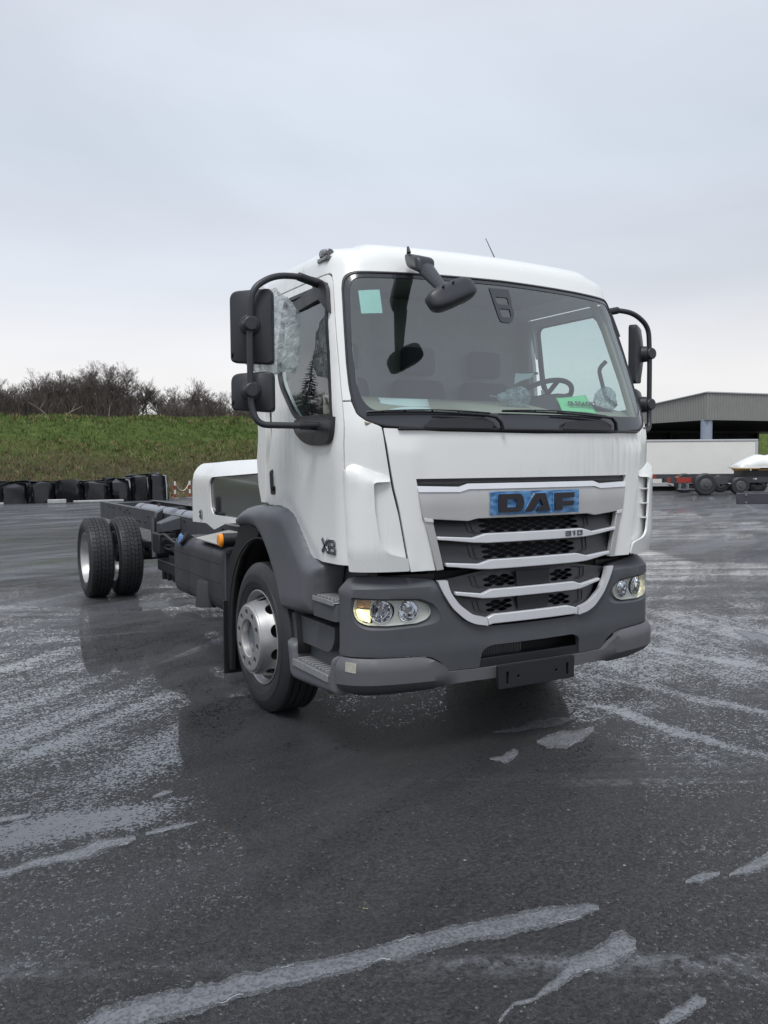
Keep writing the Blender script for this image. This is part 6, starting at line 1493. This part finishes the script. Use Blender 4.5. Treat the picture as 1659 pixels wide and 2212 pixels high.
mb = MB(); mb.cyl((-XS-.012, 3.627, 1.13), (-XS-.02, 3.627, 1.13), .012, 10); mb.cyl((-XS-.012, 3.627, 1.165), (-XS-.02, 3.627, 1.165), .012, 10); SO(mb.build('hinge_screw', DSTEEL, None))
mb = MB(); mb.box((-XS+.0, 3.16, 1.16), (-XS+.03, 3.24, 1.32)); mb.box((-XS-.0, 3.05, 1.16), (-XS+.03, 3.29, 1.19)); SO(mb.build('black_bracket', PIT, None, bevel=.012))
mb = MB(); mb.box((-.45, 1.9, 1.012), (-.36, 3.6, 1.05)); mb.box((.36, 1.9, 1.012), (.45, 3.6, 1.05)); SO(mb.build('support_bar', WOOD, None))

# plastic bag over the upper near mirror
def crumple(c, r, seed, n=30, amp=.22, mat_=None, name='plastic_bag', sq=(1, 1, 1), tail=None):
    rr = random.Random(seed); ks = [(Vector((rr.gauss(0, 1), rr.gauss(0, 1), rr.gauss(0, 1))).normalized()*rr.uniform(3, 11), rr.uniform(0, 6.28), rr.uniform(.3, 1)) for _ in range(22)]
    mb = MB()
    def fn(a, b):
        d = Vector((cos(2*pi*a)*sin(pi*b), sin(2*pi*a)*sin(pi*b), cos(pi*b)))
        v = 0
        for k, p, w_ in ks: v += w_*abs(sin(k.dot(d)+p))
        q = 1+amp*(v/len(ks)*2-1)*1.4
        return Vector(c)+Vector((d.x*r*sq[0]*q, d.y*r*sq[1]*q, d.z*r*sq[2]*q))
    mb.grid(fn, n*2, n)
    return mb
def bagmesh():
    mb = MB(); C1 = Vector((-1.425, .66, 2.335)); rot = Matrix.Rotation(radians(-36), 3, 'Z'); rr = random.Random(3)
    prof = [(.0, .095, .200, .02, 0), (.02, .10, .208, .03, 0), (.05, .10, .21, .05, .0), (.09, .10, .20, .085, 0), (.14, .095, .18, .12, -.01), (.18, .085, .16, .15, -.02), (.215, .05, .11, .17, -.03), (.225, .01, .02, .17, -.03)]
    n = 64; rows = []
    for j, (d, hw, hh, sx, sz) in enumerate(prof):
        row = []
        for i in range(n):
            th = 2*pi*i/n; q = lambda v, e: (abs(v)**e)*(1 if v > 0 else -1)
            k = 1+(.05*sin(5*th+j*1.3)+.04*sin(11*th-j*2.1)+.03*sin(17*th+j))*(j > 0)
            p = Vector((hw*q(cos(th), .5)*k+sx, .01+d+.006*sin(7*th+j), hh*q(sin(th), .5)*k+sz)); 
            if sin(th) < -.5 and j > 0: p.z -= .05*max(0, 1-abs(cos(th)-.3))*min(1, j/2)
            row.append(C1+rot @ p)
        rows.append(row)
    mb.add([p for r in rows for p in r], [(j*n+i, j*n+(i+1) % n, (j+1)*n+(i+1) % n, (j+1)*n+i) for j in range(len(rows)-1) for i in range(n)])
    return mb
tag(bagmesh().build('plastic_bag', FILM, None, ang=60), 'crumpled clear plastic bag over the upper mirror on the left of the photo', 'plastic bag')
# shapeless film hanging on the far side, reflected in the pane
sheetm = bpy.data.objects
# papers and bags on the dashboard
def sheet(name, pts, m, label, cat, curl=.01, n=12):
    P = [Vector(p) for p in pts]; mb = MB()
    mb.grid(lambda a, b: (P[0]*(1-a)*(1-b)+P[1]*a*(1-b)+P[2]*a*b+P[3]*(1-a)*b)+Vector((0, 0, curl*sin(3.1*a+b)*sin(2.7*b+1))), n, n)
    return tag(mb.build(name, m, None, solid=.0008), label, cat)
def dz(x, y): return 1.885+.06*max(0, (y-.15)/.6)
sheet('paper', [(-.825, .26, 1.876), (-.558, .20, 1.876), (-.394, .50, 1.962), (-.699, .55, 1.972)], PAPER, 'white paper sheet lying on the dashboard behind the windscreen near the left wiper', 'paper', .006)
gs_ = sheet('paper', [(.377, .20, 1.882), (.655, .20, 1.882), (.690, .35, 2.007), (.45, .35, 1.992)], GREENP, 'bright green paper note with handwritten number propped behind the windscreen', 'paper', .012)
tcv = bpy.data.curves.new('t', 'FONT'); tcv.body = '0L556587'; tcv.size = .062; tcv.extrude = .0006; tcv.shear = .15; tcv.offset = .0020; tcv.align_x = 'CENTER'
to = bpy.data.objects.new('t', tcv); COL.objects.link(to); bpy.context.view_layer.update()
me = bpy.data.meshes.new_from_object(to.evaluated_get(bpy.context.evaluated_depsgraph_get())); bpy.data.objects.remove(to)
a_, b_, c_, d_ = Vector((.377, .20, 1.882)), Vector((.655, .20, 1.882)), Vector((.690, .35, 2.007)), Vector((.45, .35, 1.992))
xa = (b_-a_).normalized(); za = ((d_-a_)-xa*(d_-a_).dot(xa)).normalized(); na = xa.cross(za)
for v in me.vertices:
    q = (a_+b_+c_+d_)/4 + xa*(v.co.x+.03)*.92 + za*(v.co.y-.040) + na*(.022+v.co.z); v.co = q
me.materials.clear(); finish('handwriting', me, INK, gs_, smooth=False)
sheet('paper', [(.32, .60, 2.085), (.33, .60, 2.155), (.50, .62, 2.165), (.47, .62, 2.135)], PAPER, 'small white paper slip curling beside the steering wheel inside the cab', 'paper', .01)
mb = MB(); mb.box((.46, .62, 2.158), (.53, .64, 2.172)); mb.build('dark_clip', SEATM, T)
BAG1 = tag(crumple((.204, .42, 1.985), .085, 5, amp=.30, sq=(1.15, .9, .85)).build('plastic_bag', film_mat('grey_film', .5, (.42, .52, .54), 16), None), 'crumpled plastic bag ball on the middle of the dashboard behind the windscreen', 'plastic bag')
tag(crumple((.925, .42, 1.99), .085, 9, amp=.30, sq=(.85, .9, 1.1)).build('plastic_bag', MATS['grey_film'], None), 'crumpled plastic bag at the far right end of the dashboard beside the pillar', 'plastic bag')
mb = crumple((.10, .42, 1.985), .035, 12, 14, amp=.4, sq=(1.5, .7, 1)); mb.tube([(.06, .42, 1.985), (.0, .42, 1.99)], .004, 6); mb.build('bag_knot', MATS['grey_film'], BAG1)
